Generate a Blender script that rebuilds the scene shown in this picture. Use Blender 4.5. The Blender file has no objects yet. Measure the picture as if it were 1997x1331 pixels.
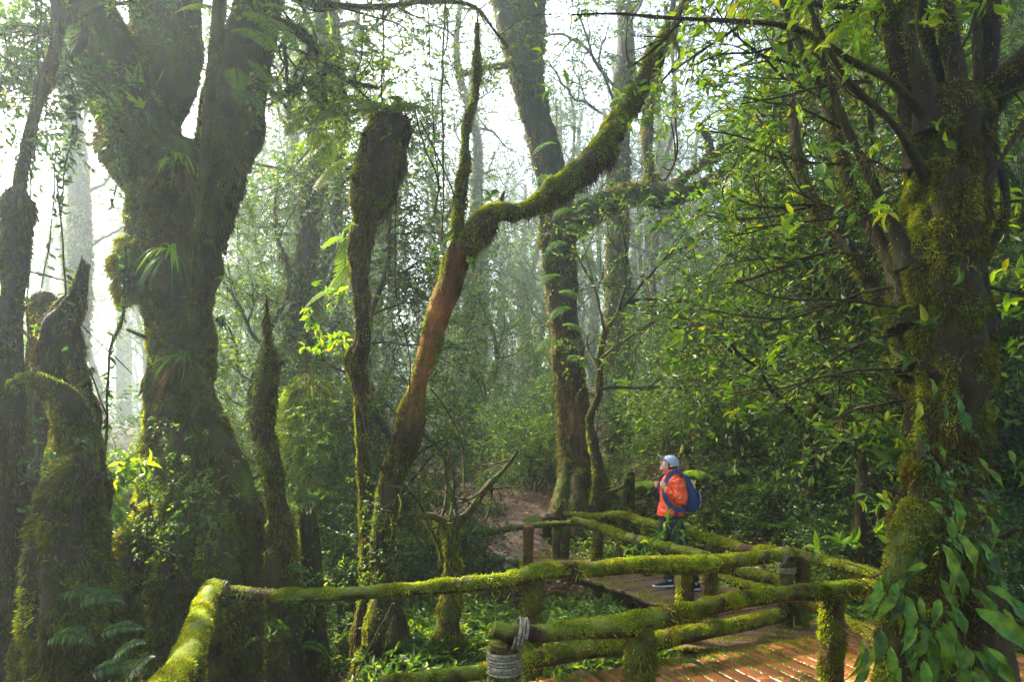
import bpy, math, random
import numpy as np
from math import radians, sin, cos, pi

# ------------------------------------------------------------------ camera, sky, sun, exposure
scene = bpy.context.scene
FPX, CX, HY, CH = 24 / 36 * 1997, 998.5, 826.0, 2.04   # focal length in photo pixels, centre column, horizon row, eye height
cd = bpy.data.cameras.new("camera"); cam = bpy.data.objects.new("camera", cd)
scene.collection.objects.link(cam); scene.camera = cam
cam.location = (0, 0, CH); cam.rotation_euler = (radians(90), 0, 0)
cd.lens = 24; cd.sensor_width = 36; cd.shift_y = (HY - 665.5) / 1997
cd.clip_start = 0.05; cd.clip_end = 600

SUN_AZ, SUN_EL = radians(-52), radians(45)      # sun behind the trees on the left (azimuth from +Y, clockwise)
SUN_STRENGTH, SKY_STRENGTH, EXPOSURE = 5.0, 0.15, 2.36
world = bpy.data.worlds.new("World"); scene.world = world; world.use_nodes = True
wn = world.node_tree; wn.nodes.clear()
sky = wn.nodes.new("ShaderNodeTexSky"); sky.sky_type = 'NISHITA'; sky.sun_disc = False
sky.sun_elevation = SUN_EL; sky.sun_rotation = SUN_AZ
sky.air_density = 1.0; sky.dust_density = 5.0; sky.ozone_density = 1.0
bg = wn.nodes.new("ShaderNodeBackground"); bg.inputs[1].default_value = SKY_STRENGTH
wo = wn.nodes.new("ShaderNodeOutputWorld")
wn.links.new(sky.outputs[0], bg.inputs[0]); wn.links.new(bg.outputs[0], wo.inputs[0])

ld = bpy.data.lights.new("sun", 'SUN'); ld.energy = SUN_STRENGTH; ld.angle = radians(1.5); ld.color = (1.0, 0.90, 0.70)
sun = bpy.data.objects.new("sun", ld); scene.collection.objects.link(sun)
from mathutils import Vector
_sd = Vector((sin(SUN_AZ) * cos(SUN_EL), cos(SUN_AZ) * cos(SUN_EL), sin(SUN_EL)))
sun.rotation_euler = _sd.to_track_quat('Z', 'Y').to_euler()

scene.view_settings.view_transform = 'Standard'; scene.view_settings.look = 'None'
scene.view_settings.gamma = 1.0; scene.view_settings.exposure = EXPOSURE
scene.view_settings.use_curve_mapping = False
cy = scene.cycles
cy.max_bounces = 5; cy.diffuse_bounces = 2; cy.glossy_bounces = 1; cy.transmission_bounces = 3
cy.volume_bounces = 1; cy.transparent_max_bounces = 8
cy.use_denoising = True
cy.sample_clamp_indirect = 4.0
cy.use_adaptive_sampling = True

rng = np.random.default_rng(11)
rnd = random.Random(5)
A = np.array


def P(px, py, d):
    """a photo pixel at depth d metres -> a point in the place"""
    return A([(px - CX) / FPX * d, d, CH - (py - HY) / FPX * d])


# ------------------------------------------------------------------ noise
def _hash(i, j, k, s):
    h = (i * 374761393 + j * 668265263 + k * 2147483647 + s * 974634777) & 0xffffffff
    h = ((h ^ (h >> 13)) * 1274126177) & 0xffffffff
    h = (h ^ (h >> 16)) & 0xffffffff
    return h / 4294967295.0


def vnoise(p, seed=0):
    p = np.asarray(p, float); f = np.floor(p); t = p - f; f = f.astype(np.int64); t = t * t * (3 - 2 * t)
    i, j, k = f[..., 0], f[..., 1], f[..., 2]; x, y, z = t[..., 0], t[..., 1], t[..., 2]
    r = 0
    for a in (0, 1):
        for b in (0, 1):
            for c in (0, 1):
                r = r + _hash(i + a, j + b, k + c, seed) * (x if a else 1 - x) * (y if b else 1 - y) * (z if c else 1 - z)
    return r * 2 - 1


def fbm(p, seed=0, oct=3):
    p = np.asarray(p, float)
    return sum(vnoise(p * 2.03 ** o, seed + o) * 0.5 ** o for o in range(oct)) / 1.5


def unit(v):
    v = np.asarray(v, float)
    return v / np.maximum(np.linalg.norm(v, axis=-1, keepdims=True), 1e-9)


def smooth(t):
    t = np.clip(t, 0, 1); return t * t * (3 - 2 * t)


# ------------------------------------------------------------------ meshes
class Geo:
    def __init__(self):
        self.v, self.f, self.n, self.sm = [], [], 0, []

    def add(self, V, F, sm=False):
        V = np.asarray(V, float).reshape(-1, 3); F = np.asarray(F, np.int64)
        if len(V) == 0 or len(F) == 0:
            return self
        self.v.append(V); self.f.append(F + self.n); self.sm.append(sm); self.n += len(V)
        return self

    def join(self, g):
        for V, F, s in zip(g.v, g.f, g.sm):
            pass
        off = self.n
        self.v += g.v; self.f += [F + off for F in g.f]; self.sm += g.sm; self.n += g.n
        return self

    def mesh(self, name, mat, org=(0, 0, 0)):
        me = bpy.data.meshes.new(name)
        V = np.concatenate(self.v) - A(org)
        me.vertices.add(len(V)); me.vertices.foreach_set("co", V.astype(np.float32).ravel())
        loops = np.concatenate([F.ravel() for F in self.f])
        tot = np.concatenate([np.full(len(F), F.shape[1]) for F in self.f])
        sm = np.concatenate([np.full(len(F), s) for F, s in zip(self.f, self.sm)])
        me.loops.add(len(loops)); me.loops.foreach_set("vertex_index", loops.astype(np.int32))
        me.polygons.add(len(tot)); st = np.concatenate([[0], np.cumsum(tot)[:-1]])
        me.polygons.foreach_set("loop_start", st.astype(np.int32))
        try:
            me.polygons.foreach_set("loop_total", tot.astype(np.int32))
        except Exception:
            pass
        me.polygons.foreach_set("use_smooth", sm)
        me.update(calc_edges=True)
        me.materials.append(mat)
        return me

    def build(self, name, mat, parent=None, org=None, **props):
        if self.n == 0:
            return None
        if parent is not None:
            q = parent; org = A([0., 0., 0.])
            while q is not None:
                org = org + A(q.location); q = q.parent
        elif org is None:
            org = (0, 0, 0)
        ob = bpy.data.objects.new(name, self.mesh(name, mat, org))
        scene.collection.objects.link(ob)
        if parent is not None:
            ob.parent = parent
        else:
            ob.location = org
        for k, v in props.items():
            ob[k] = v
        return ob


def thing(name, label, cat, loc, group=None):
    o = bpy.data.objects.new(name, None); scene.collection.objects.link(o)
    o.location = tuple(float(c) for c in loc); o.empty_display_size = 0.1
    o["label"] = label; o["category"] = cat
    if group: o["group"] = group
    return o


def tag(o, label, cat, group=None):
    o["label"] = label; o["category"] = cat
    if group: o["group"] = group
    return o


def children(o):
    return [c for c in KIDS.get(o.name, [])]


KIDS = {}


def dup(root, loc, rz, s, label, group=None, cat=None, tilt=(0, 0)):
    """copy of a thing with copies of its parts (shared mesh data)"""
    if root.name not in KIDS:
        KIDS[root.name] = [c for c in scene.objects if c.parent == root]
    r = root.copy(); scene.collection.objects.link(r)
    r.location = tuple(float(c) for c in loc); r.rotation_euler = (tilt[0], tilt[1], rz)
    r.scale = (s, s, s) if np.isscalar(s) else s
    r["label"] = label
    if group: r["group"] = group
    if cat: r["category"] = cat
    for ch in KIDS[root.name]:
        c = ch.copy(); scene.collection.objects.link(c); c.parent = r
    return r


PROTOS = []


def drop_protos():
    for r in PROTOS:
        for c in [c for c in scene.objects if c.parent == r]:
            bpy.data.objects.remove(c)
        bpy.data.objects.remove(r)


# ------------------------------------------------------------------ tubes
def resample(pts, step):
    p = np.asarray(pts, float)
    if len(p) == 2:
        L = np.linalg.norm(p[1, :3] - p[0, :3]); n = max(2, int(L / step) + 1)
        t = np.linspace(0, 1, n)[:, None]; return p[0] * (1 - t) + p[1] * t
    q = np.vstack([2 * p[0] - p[1], p, 2 * p[-1] - p[-2]])
    out = []
    for i in range(len(p) - 1):
        a, b, c, d = q[i:i + 4]
        L = np.linalg.norm(c[:3] - b[:3]); n = max(1, int(round(L / step)))
        t = (np.arange(n) / n)[:, None]
        out.append(0.5 * (2 * b + (c - a) * t + (2 * a - 5 * b + 4 * c - d) * t ** 2 + (3 * b - a - 3 * c + d) * t ** 3))
    out.append(p[-1:]); r = np.vstack(out); r[:, 3] = np.maximum(r[:, 3], 0.0008)
    return r


def frames(c):
    t = unit(np.gradient(c, axis=0)); n = np.zeros_like(t)
    ref = A([1., 0, 0]) if abs(t[0, 0]) < .8 else A([0, 1., 0])
    n[0] = unit(ref - t[0] * ref.dot(t[0]))
    for i in range(1, len(c)):
        v = n[i - 1] - t[i] * n[i - 1].dot(t[i]); n[i] = unit(v)
    return t, n, np.cross(t, n)


class Tube:
    """swept log / trunk / limb with noisy girth, kept as arrays so moss can be grown on it"""

    def __init__(self, pts, seg=12, step=.06, rough=.12, freq=3.5, seed=0, ridges=0, ridge=.1, jag=0, flat=1.0, fine=0.0):
        q = resample(pts, step); c, r = q[:, :3], q[:, 3]
        t, n, b = frames(c)
        th = np.linspace(0, 2 * pi, seg, endpoint=False)
        N = cos_(th)[None, :, None] * n[:, None] + sin_(th)[None, :, None] * b[:, None] * flat
        base = c[:, None] + N * r[:, None, None]
        disp = rough * fbm(base * freq, seed, 3)
        if fine: disp = disp + fine * fbm(base * A([14, 14, 5]), seed + 9, 2)
        if ridges:
            tw = np.linspace(0, 1.2, len(c))[:, None]
            disp = disp + ridge * (np.abs(np.sin((th[None] * ridges / 2 + tw + 1.2 * fbm(base * .8, seed + 4, 2)))) - .5)
        V = c[:, None] + N * (r[:, None] * (1 + disp))[..., None]
        if jag:
            k = max(1, int(.6 * jag / step) + 1)
            h = np.abs(fbm(np.stack([cos_(th) * 2.3, sin_(th) * 2.3, th * 0 + seed], -1), seed + 2, 3)) * 1.7
            for m in range(k):
                V[-1 - m] = V[-1 - m] + t[-1] * (h[:, None] * jag * (1 - m / k))
        self.V, self.N, self.c, self.r, self.t, self.seg, self.jag = V, unit(N), c, r, t, seg, jag

    def geo(self, g=None, cap=True):
        g = g or Geo(); m, s = self.V.shape[:2]
        i = np.arange(m - 1)[:, None] * s; j = np.arange(s)[None]; j2 = (j + 1) % s
        F = np.stack([i + j, i + j2, i + s + j2, i + s + j], -1).reshape(-1, 4)
        V = self.V.reshape(-1, 3)
        g.add(V, F, True)
        if cap:
            off = len(V); base = g.n - len(V)
            for e, sgn in ((0, -1), (m - 1, 1)):
                ring = self.V[e]; cen = ring.mean(0) + self.t[e] * sgn * self.r[e] * (.25 if not (self.jag and e) else -.5)
                mid = ring * .6 + cen * .4 + self.t[e] * sgn * self.r[e] * (.06 if not (self.jag and e) else -.3)
                VV = np.vstack([ring, mid, cen[None]]); a = np.arange(s); b2 = (a + 1) % s
                g.add(VV, np.stack([a, b2, s + b2, s + a], -1)[:, ::sgn], True)
                g.add(VV, np.stack([s + a, s + b2, np.full(s, 2 * s)], -1)[:, ::sgn], True)
        return g

    def sample(self, n, r=rng, mask=None):
        V = self.V; m, s = V.shape[:2]
        a = V[:-1]; b = np.roll(V, -1, 1)[:-1]; c = V[1:]
        area = np.linalg.norm(np.cross(b - a, c - a), axis=-1).ravel()
        tot = area.sum()
        idx = r.choice(len(area), size=int(n * tot) + 1, p=area / tot)
        i, j = idx // s, idx % s; j2 = (j + 1) % s
        u, v = r.random(len(idx))[:, None], r.random(len(idx))[:, None]
        p = (V[i, j] * (1 - u) + V[i, j2] * u) * (1 - v) + (V[i + 1, j] * (1 - u) + V[i + 1, j2] * u) * v
        N = unit((self.N[i, j] + self.N[i, j2]))
        if mask is not None:
            k = r.random(len(p)) < mask(p, N, i / m); p, N = p[k], N[k]
        return p, N


def cos_(x): return np.cos(x)
def sin_(x): return np.sin(x)


def moss(surfs, dens=6000, ln=.025, wd=.006, out=.7, down=.5, wild=.6, mask=None, g=None, seed=0):
    """shaggy moss: many little blades standing on the surfaces"""
    g = g or Geo(); r = np.random.default_rng(seed + 100)
    if not isinstance(surfs, (list, tuple)): surfs = [surfs]
    for s in surfs:
        p, N = s.sample(dens, r, mask)
        if len(p) == 0: continue
        L = ln * (.4 + r.random(len(p)) * .8) * (.4 + 1.5 * smooth(.5 + 1.4 * fbm(p * 9, seed, 2)))
        d = unit(N * out + A([0, 0, -down]) + r.normal(size=p.shape) * wild * .5)
        sd = unit(np.cross(d, r.normal(size=p.shape))) * wd * (.6 + r.random((len(p), 1)) * .8)
        b = p - N * .004; k = len(p)
        mid = b + d * (L * .55)[:, None] + sd * .7
        tip = b + d * L[:, None] + A([0, 0, -1]) * (L * down * .35)[:, None]
        V = np.stack([b - sd, b + sd, mid, tip], 1).reshape(-1, 3)
        F = np.arange(k * 4).reshape(-1, 4)
        g.add(V, F)
    return g


def beards(starts, lens, g=None, seed=0, w=.004, sway=.15):
    """thin hanging strands of beard moss: ribbons with a little sway"""
    g = g or Geo(); r = np.random.default_rng(seed + 7); n = len(starts)
    if n == 0: return g
    K = 6; t = np.linspace(0, 1, K)[None, :, None]
    a = r.normal(size=(n, 1, 3)) * A([1, 1, .1]) * sway
    ph = r.random((n, 1, 1)) * 6
    c = np.asarray(starts)[:, None] + A([0, 0, -1]) * t * np.asarray(lens)[:, None, None] + a * t * np.asarray(lens)[:, None, None] \
        + np.sin(t * 7 + ph) * A([1, .6, 0]) * .012
    ww = (w * (1 - t * .75)) * unit(r.normal(size=(n, 1, 3)) * A([1, 1, 0]))
    L, Rr = c - ww, c + ww
    V = np.concatenate([L, Rr], 1).reshape(-1, 3)
    o = (np.arange(n) * 2 * K)[:, None]; i = np.arange(K - 1)[None]
    F = np.stack([o + i, o + i + 1, o + K + i + 1, o + K + i], -1).reshape(-1, 4)
    return g.add(V, F)


# ------------------------------------------------------------------ leaves
LT = {
    'far': (A([[0, 0, 0], [.42, .5, .05], [1, 0, -.12], [.42, -.5, .05]]), A([[0, 1, 2], [0, 2, 3]])),
}
_t = [0, .22, .5, .78, 1]
_m = [[x, 0, .10 * sin(x * 3) - .28 * x * x] for x in _t]
_w = {1: .36, 2: .5, 3: .3}
_l = [[_t[i], _w[i], _m[i][2] + .10] for i in (1, 2, 3)]; _r = [[_t[i], -_w[i], _m[i][2] + .10] for i in (1, 2, 3)]
_h = [(0, 5, 1), (1, 5, 6), (1, 6, 2), (2, 6, 7), (2, 7, 3), (3, 7, 4)]
LT['near'] = (A(_m + _l + _r), A([list(f) for f in _h] + [[a, (c + 3 if c > 4 else c), (b + 3 if b > 4 else b)] for a, b, c in _h]))
# a long wavy drip-tipped leaf
_t2 = np.linspace(0, 1, 9); _w2 = np.sin(np.clip(_t2 / .86, 0, 1) * pi) ** .75 * .5; _w2[0] = .03; _w2[-1] = .004; _w2[-2] = .07
_z2 = .22 * np.sin(_t2 * 2.2) - .45 * _t2 ** 2
_wav = .035 * np.sin(_t2 * 15)
_M = np.stack([_t2, 0 * _t2, _z2], -1); _L = np.stack([_t2, _w2, _z2 + .06 + _wav], -1); _R = np.stack([_t2, -_w2, _z2 + .06 - _wav], -1)
_f = []
for i in range(8):
    _f += [[i, i + 1, 9 + i + 1, 9 + i][::-1], [i, i + 1, 18 + i + 1, 18 + i]]
LT['drip'] = (np.vstack([_M, _L, _R]), A(_f))


def leaves(g, pos, d, nor, L, W, kind='far', smooth_=False):
    T, F = LT[kind]; n = len(pos)
    if n == 0: return g
    x = unit(d); y = unit(np.cross(nor, x)); z = np.cross(x, y)
    L = np.broadcast_to(np.asarray(L, float), (n,)); W = np.broadcast_to(np.asarray(W, float), (n,))
    V = pos[:, None] + T[None, :, 0:1] * x[:, None] * L[:, None, None] + T[None, :, 1:2] * y[:, None] * W[:, None, None] \
        + T[None, :, 2:3] * z[:, None] * L[:, None, None]
    k = len(T); Fa = (F[None] + (np.arange(n) * k)[:, None, None]).reshape(-1, F.shape[1])
    return g.add(V.reshape(-1, 3), Fa, smooth_)


def ribbons(g, c, w, sides=3):
    """thin twigs: c (n,K,3) polylines, w (n,) start radius"""
    n, K = c.shape[:2]
    if n == 0: return g
    t = unit(np.gradient(c, axis=1)); ref = A([.3, .2, 1.0])
    a = unit(np.cross(t, ref)); b = np.cross(t, a)
    r = (np.asarray(w)[:, None] * np.linspace(1, .35, K)[None])[..., None]
    rings = [c + (a * cos(2 * pi * s / sides) + b * sin(2 * pi * s / sides)) * r for s in range(sides)]
    V = np.stack(rings, 2)                      # n,K,S,3
    o = (np.arange(n) * K * sides)[:, None, None]; i = np.arange(K - 1)[None, :, None] * sides
    s = np.arange(sides)[None, None]; s2 = (s + 1) % sides
    F = np.stack([o + i + s, o + i + s2, o + i + sides + s2, o + i + sides + s], -1).reshape(-1, 4)
    return g.add(V.reshape(-1, 3), F, True)


def sprays(gl, gt, o, d, L=.35, n=8, leaf=.09, wid=.035, droop=.35, kind='far', r=rng, whorl=False, tw=.004, flat=.5):
    """leafy twigs growing from o along d: leaves to gl, twigs to gt"""
    o = np.asarray(o); d = unit(d); k = len(o)
    if k == 0: return
    LL = L * (.6 + .8 * r.random((k, 1)))
    def pt(t): return o + d * LL * t + A([0, 0, -1]) * droop * LL * t * t
    if gt is not None:
        c = np.stack([pt(t) for t in (0, .35, .7, 1)], 1)
        ribbons(gt, c, np.full(k, tw))
    up = A([0, 0, 1.]); b = unit(np.cross(d, up) + r.normal(size=d.shape) * .15)
    for i in range(n):
        if whorl:
            t = np.full((k, 1), 1.0 if i >= n * .25 else .6 + .1 * i); ang = 2 * pi * i / n * 1.0 + r.random((k, 1)) * .6
            nb = np.cross(b, d)
            ld = d * .45 + b * np.cos(ang) * .9 + nb * np.sin(ang) * .55
        else:
            t = np.full((k, 1), (i + 1) / n) + r.normal(size=(k, 1)) * .03; s = 1 if i % 2 else -1
            ld = d * (.55 if i < n - 1 else 1.5) + b * s * (.9 if i < n - 1 else .1)
        ld = ld + A([0, 0, -droop * .5]) + r.normal(size=d.shape) * .28
        nn = up * flat + r.normal(size=d.shape) * .35 + np.cross(b, d) * -.3
        sz = leaf * (.65 + .6 * r.random(k))
        leaves(gl, pt(t), ld, nn, sz, sz * (wid / leaf), kind, kind != 'far')


def frond(gl, gt, o, d, L, n=18, pin=.16, droop=.6, bip=False, r=rng, up=(0, 0, 1), kind='far'):
    """one fern frond: rachis with tapering pairs of pinnae"""
    d = unit(A(d, float)); o = A(o, float)
    t = np.linspace(0.12, 1, n); L2 = L
    c = o + d * L2 * t[:, None] + A([0, 0, -1]) * droop * L2 * (t ** 2.2)[:, None]
    tc = np.linspace(0, 1, 7); cc = o + d * L2 * tc[:, None] + A([0, 0, -1]) * droop * L2 * (tc ** 2.2)[:, None]
    ribbons(gt, cc[None], A([.0045 * L2 / .6]))
    T = unit(np.gradient(c, axis=0)); b = unit(np.cross(T, A(up, float) + r.normal(size=3) * .1)); nrm = np.cross(b, T)
    prof = pin * np.sin(np.clip(t * .95 + .12, 0, 1) * pi) ** .7 * (1 - .35 * t) + .01
    for s in (1, -1):
        pd = b * s + T * .35 + A([0, 0, -.15]) + r.normal(size=T.shape) * .05
        if not bip:
            leaves(gl, c, pd, nrm + r.normal(size=T.shape) * .12, prof, np.full(n, L2 / n * .8), kind)
        else:
            pd = unit(pd); m = 9; u = (np.arange(m) + .5) / m
            cp = c[:, None] + pd[:, None] * (prof[:, None] * u)[..., None] + A([0, 0, -1]) * (prof[:, None] * u ** 2 * .15)[..., None]
            w = prof[:, None] * (1 - u)[None] ** .6 * .30 + .004
            for s2 in (1, -1):
                dd = T[:, None] * s2 + pd[:, None] * .5 + 0 * cp
                nn = np.broadcast_to(nrm[:, None], cp.shape) + r.normal(size=cp.shape) * .1
                leaves(gl, cp.reshape(-1, 3), dd.reshape(-1, 3), nn.reshape(-1, 3), w.ravel(), np.full(w.size, pin / m * .75), kind)


def straps(g, o, dirs, L, W, droop, r=rng, K=9):
    """long strap leaves of a bird's-nest fern"""
    for d, l, w, dr in zip(dirs, L, W, droop):
        d = unit(A(d, float)); t = np.linspace(0, 1, K)
        c = A(o) + d * l * t[:, None] + A([0, 0, -1]) * (dr * l * t ** 2.3)[:, None]
        T = unit(np.gradient(c, axis=0)); b = unit(np.cross(T, A([0, 0, 1.]) + r.normal(size=3) * .25)); n = np.cross(b, T)
        ww = (w * np.sin(np.clip(t * .9 + .1, 0, 1) * pi) ** .6)[:, None] * .5
        wav = (np.sin(t * 22 + r.random() * 6) * .12)[:, None] * ww
        V = np.stack([c, c + b * ww + n * (ww * .35 + wav), c - b * ww + n * (ww * .35 - wav)], 1).reshape(-1, 3)
        i = np.arange(K - 1) * 3
        g.add(V, np.vstack([np.stack([i, i + 3, i + 4, i + 1], -1)[:, ::-1], np.stack([i, i + 3, i + 5, i + 2], -1)]), True)


def grow(p, d, L, r0, lvl, rr, wander=.25, up=.1, nch=3, spread=.8, shrink=.6, out=None, tips=None):
    """a wandering branching limb: list of polylines with radii, and the points where leafy twigs start"""
    if out is None: out, tips = [], []
    n = max(3, int(L / .14)); pts = [list(p) + [r0]]; p = A(p, float); d = unit(A(d, float))
    for i in range(n):
        d = unit(d + rr.normal(size=3) * wander + A([0, 0, up])); p = p + d * L / n
        pts.append(list(p) + [r0 * (1 - .55 * (i + 1) / n)])
        if lvl <= 1: tips.append((p.copy(), d.copy()))
    out.append(A(pts)); 
    if lvl > 0:
        for k in range(nch):
            i = int(n * (.35 + .6 * (k + rr.random()) / nch)); i = min(i, n - 1)
            q = pts[i]; dd = unit(d + rr.normal(size=3) * spread)
            grow(q[:3], dd, L * shrink * (.7 + .5 * rr.random()), q[3] * .62, lvl - 1, rr, wander, up, nch, spread, shrink, out, tips)
    return out, tips


def limbs(g, polys, seg=5, step=.14, rough=.12, seed=0):
    ts = []
    for i, q in enumerate(polys):
        if np.max(q[:, 3]) < .0045:
            c = q[None, :, :3]; ribbons(g, c, A([q[0, 3]]), 3)
        else:
            T = Tube(q, seg=seg, step=step, rough=rough, freq=5, seed=seed + i); T.geo(g, cap=False); ts.append(T)
    return ts


# ------------------------------------------------------------------ materials
def nt(name):
    m = bpy.data.materials.new(name); m.use_nodes = True; t = m.node_tree; t.nodes.clear()
    o = t.nodes.new("ShaderNodeOutputMaterial"); return m, t, o


def N(t, kind, **kw):
    n = t.nodes.new(kind)
    for k, v in kw.items():
        if k in n.inputs.keys(): n.inputs[k].default_value = v
        else: setattr(n, k, v)
    return n


def ramp(t, fac, stops):
    r = t.nodes.new("ShaderNodeValToRGB"); e = r.color_ramp.elements
    while len(e) < len(stops): e.new(.5)
    for el, (p, c) in zip(e, stops):
        el.position = p; el.color = (*c, 1)
    t.links.new(fac, r.inputs[0]); return r.outputs[0]


def noise(t, scale, detail=4, rough=.55, coord='Object', stretch=None):
    tc = t.nodes.new("ShaderNodeTexCoord"); n = t.nodes.new("ShaderNodeTexNoise")
    n.inputs["Scale"].default_value = scale; n.inputs["Detail"].default_value = detail; n.inputs["Roughness"].default_value = rough
    if stretch:
        mp = t.nodes.new("ShaderNodeMapping"); mp.inputs["Scale"].default_value = stretch
        t.links.new(tc.outputs[coord], mp.inputs[0]); t.links.new(mp.outputs[0], n.inputs["Vector"])
    else:
        t.links.new(tc.outputs[coord], n.inputs["Vector"])
    return n.outputs["Fac"]


def bump(t, fac, strength, dist=.01):
    b = t.nodes.new("ShaderNodeBump"); b.inputs["Strength"].default_value = strength; b.inputs["Distance"].default_value = dist
    t.links.new(fac, b.inputs["Height"]); return b.outputs[0]


def leaf_mat(name, stops, trans=.45, tcol=(1.5, 1.7, .5), rough=.35, spec=.5, patch=0):
    """thin leaf: colour picked per leaf, reflects and lets light through"""
    m, t, o = nt(name); g = t.nodes.new("ShaderNodeNewGeometry")
    col = ramp(t, g.outputs["Random Per Island"], stops)
    oi = t.nodes.new("ShaderNodeObjectInfo")
    hs = t.nodes.new("ShaderNodeHueSaturation"); mr = t.nodes.new("ShaderNodeMapRange")
    mr.inputs["To Min"].default_value = .75; mr.inputs["To Max"].default_value = 1.25
    t.links.new(oi.outputs["Random"], mr.inputs["Value"]); t.links.new(col, hs.inputs["Color"])
    if patch:
        pm = t.nodes.new("ShaderNodeMapRange"); pm.inputs["From Min"].default_value = .32; pm.inputs["From Max"].default_value = .68; pm.inputs["To Min"].default_value = .45; pm.inputs["To Max"].default_value = 1.6
        t.links.new(noise(t, patch, 3, .6), pm.inputs["Value"]); mm = t.nodes.new("ShaderNodeMath"); mm.operation = 'MULTIPLY'
        t.links.new(mr.outputs[0], mm.inputs[0]); t.links.new(pm.outputs[0], mm.inputs[1]); t.links.new(mm.outputs[0], hs.inputs["Value"])
        hm = t.nodes.new("ShaderNodeMapRange"); hm.inputs["From Min"].default_value = .3; hm.inputs["From Max"].default_value = .7; hm.inputs["To Min"].default_value = .465; hm.inputs["To Max"].default_value = .515
        t.links.new(noise(t, patch * .6, 2, .5), hm.inputs["Value"]); t.links.new(hm.outputs[0], hs.inputs["Hue"])
    else:
        t.links.new(mr.outputs[0], hs.inputs["Value"])
    b = N(t, "ShaderNodeBsdfPrincipled", Roughness=rough); b.inputs["Specular IOR Level"].default_value = spec
    t.links.new(hs.outputs[0], b.inputs["Base Color"])
    tr = t.nodes.new("ShaderNodeBsdfTranslucent"); mu = t.nodes.new("ShaderNodeMix"); mu.data_type = 'RGBA'; mu.blend_type = 'MULTIPLY'
    mu.inputs["Factor"].default_value = 1; mu.inputs[7].default_value = (*tcol, 1)
    t.links.new(hs.outputs[0], mu.inputs[6]); t.links.new(mu.outputs[2], tr.inputs[0])
    mx = t.nodes.new("ShaderNodeMixShader"); mx.inputs[0].default_value = trans
    t.links.new(b.outputs[0], mx.inputs[1]); t.links.new(tr.outputs[0], mx.inputs[2]); t.links.new(mx.outputs[0], o.inputs[0])
    return m


def solid_mat(name, stops, scale=4, rough=.8, bmp=.4, bscale=30, stretch=None, detail=5, spec=.12, bdist=.01, metallic=0, wet=None):
    m, t, o = nt(name); f = noise(t, scale, detail, .6, stretch=stretch)
    b = N(t, "ShaderNodeBsdfPrincipled", Roughness=rough); b.inputs["Specular IOR Level"].default_value = spec
    t.links.new(ramp(t, f, stops), b.inputs["Base Color"])
    if bmp: t.links.new(bump(t, noise(t, bscale, 4, .65, stretch=stretch), bmp, bdist), b.inputs["Normal"])
    if wet:
        f2 = noise(t, wet, 3, .5); mr = t.nodes.new("ShaderNodeMapRange"); mr.inputs["From Min"].default_value = .4; mr.inputs["From Max"].default_value = .62
        mr.inputs["To Min"].default_value = .30; mr.inputs["To Max"].default_value = rough; t.links.new(f2, mr.inputs["Value"]); t.links.new(mr.outputs[0], b.inputs["Roughness"])
    t.links.new(b.outputs[0], o.inputs[0]); return m


M = {}


def height_mat(name, zstops, h, wob=.12, rough=.8):
    """bark whose colour changes up the trunk (rusty foot, dark mossy upper part)"""
    m, t, o = nt(name); tc = t.nodes.new("ShaderNodeTexCoord"); sx = t.nodes.new("ShaderNodeSeparateXYZ"); t.links.new(tc.outputs["Object"], sx.inputs[0])
    a = t.nodes.new("ShaderNodeMath"); a.operation = 'MULTIPLY_ADD'; a.inputs[1].default_value = 1 / h; t.links.new(sx.outputs[2], a.inputs[0])
    n1 = t.nodes.new("ShaderNodeMath"); n1.operation = 'MULTIPLY_ADD'; n1.inputs[1].default_value = wob * 2; n1.inputs[2].default_value = -wob
    t.links.new(noise(t, 2.5, 4, .6), n1.inputs[0]); t.links.new(n1.outputs[0], a.inputs[2])
    c = ramp(t, a.outputs[0], zstops); d = ramp(t, noise(t, 7, 5, .65, stretch=(1, 1, .25)), [(.3, (.15, .15, .15)), (.55, (.8, .8, .8)), (.75, (1.3, 1.5, 1.1))])
    mu = t.nodes.new("ShaderNodeMix"); mu.data_type = 'RGBA'; mu.blend_type = 'MULTIPLY'; mu.inputs["Factor"].default_value = 1
    t.links.new(c, mu.inputs[6]); t.links.new(d, mu.inputs[7])
    b = N(t, "ShaderNodeBsdfPrincipled", Roughness=rough); b.inputs["Specular IOR Level"].default_value = .1
    t.links.new(mu.outputs[2], b.inputs["Base Color"]); t.links.new(bump(t, noise(t, 22, 4, .65, stretch=(1, 1, .3)), 1, .03), b.inputs["Normal"])
    t.links.new(b.outputs[0], o.inputs[0]); return m


M['slant'] = height_mat('slanting_trunk_bark', [(0, (.05, .045, .014)), (.42, (.06, .040, .014)), (.50, (.34, .13, .035)), (.62, (.30, .11, .03)), (.70, (.13, .055, .02)), (1, (.10, .045, .02))], 6, .05)
M['rustfoot'] = height_mat('rusty_footed_bark', [(0, (.22, .12, .05)), (.22, (.20, .10, .04)), (.42, (.10, .06, .03)), (.55, (.045, .045, .028)), (1, (.045, .05, .03))], 9, .10)
M['bark'] = solid_mat('mossy_bark', [(.30, (.012, .008, .005)), (.46, (.055, .036, .016)), (.56, (.050, .062, .010)), (.75, (.10, .125, .012))], 5, .8, .9, 22, (1, 1, .35), bdist=.03)
M['darkbark'] = solid_mat('dark_wet_bark', [(.3, (.010, .007, .004)), (.5, (.028, .018, .009)), (.7, (.045, .050, .009))], 6, .7, .9, 26, (1, 1, .3), bdist=.03)
M['redbark'] = solid_mat('orange_brown_bark', [(.3, (.025, .010, .004)), (.44, (.09, .036, .012)), (.56, (.17, .070, .022)), (.68, (.05, .055, .012))], 4, .8, 1, 24, (1, 1, .3), bdist=.03)
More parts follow.
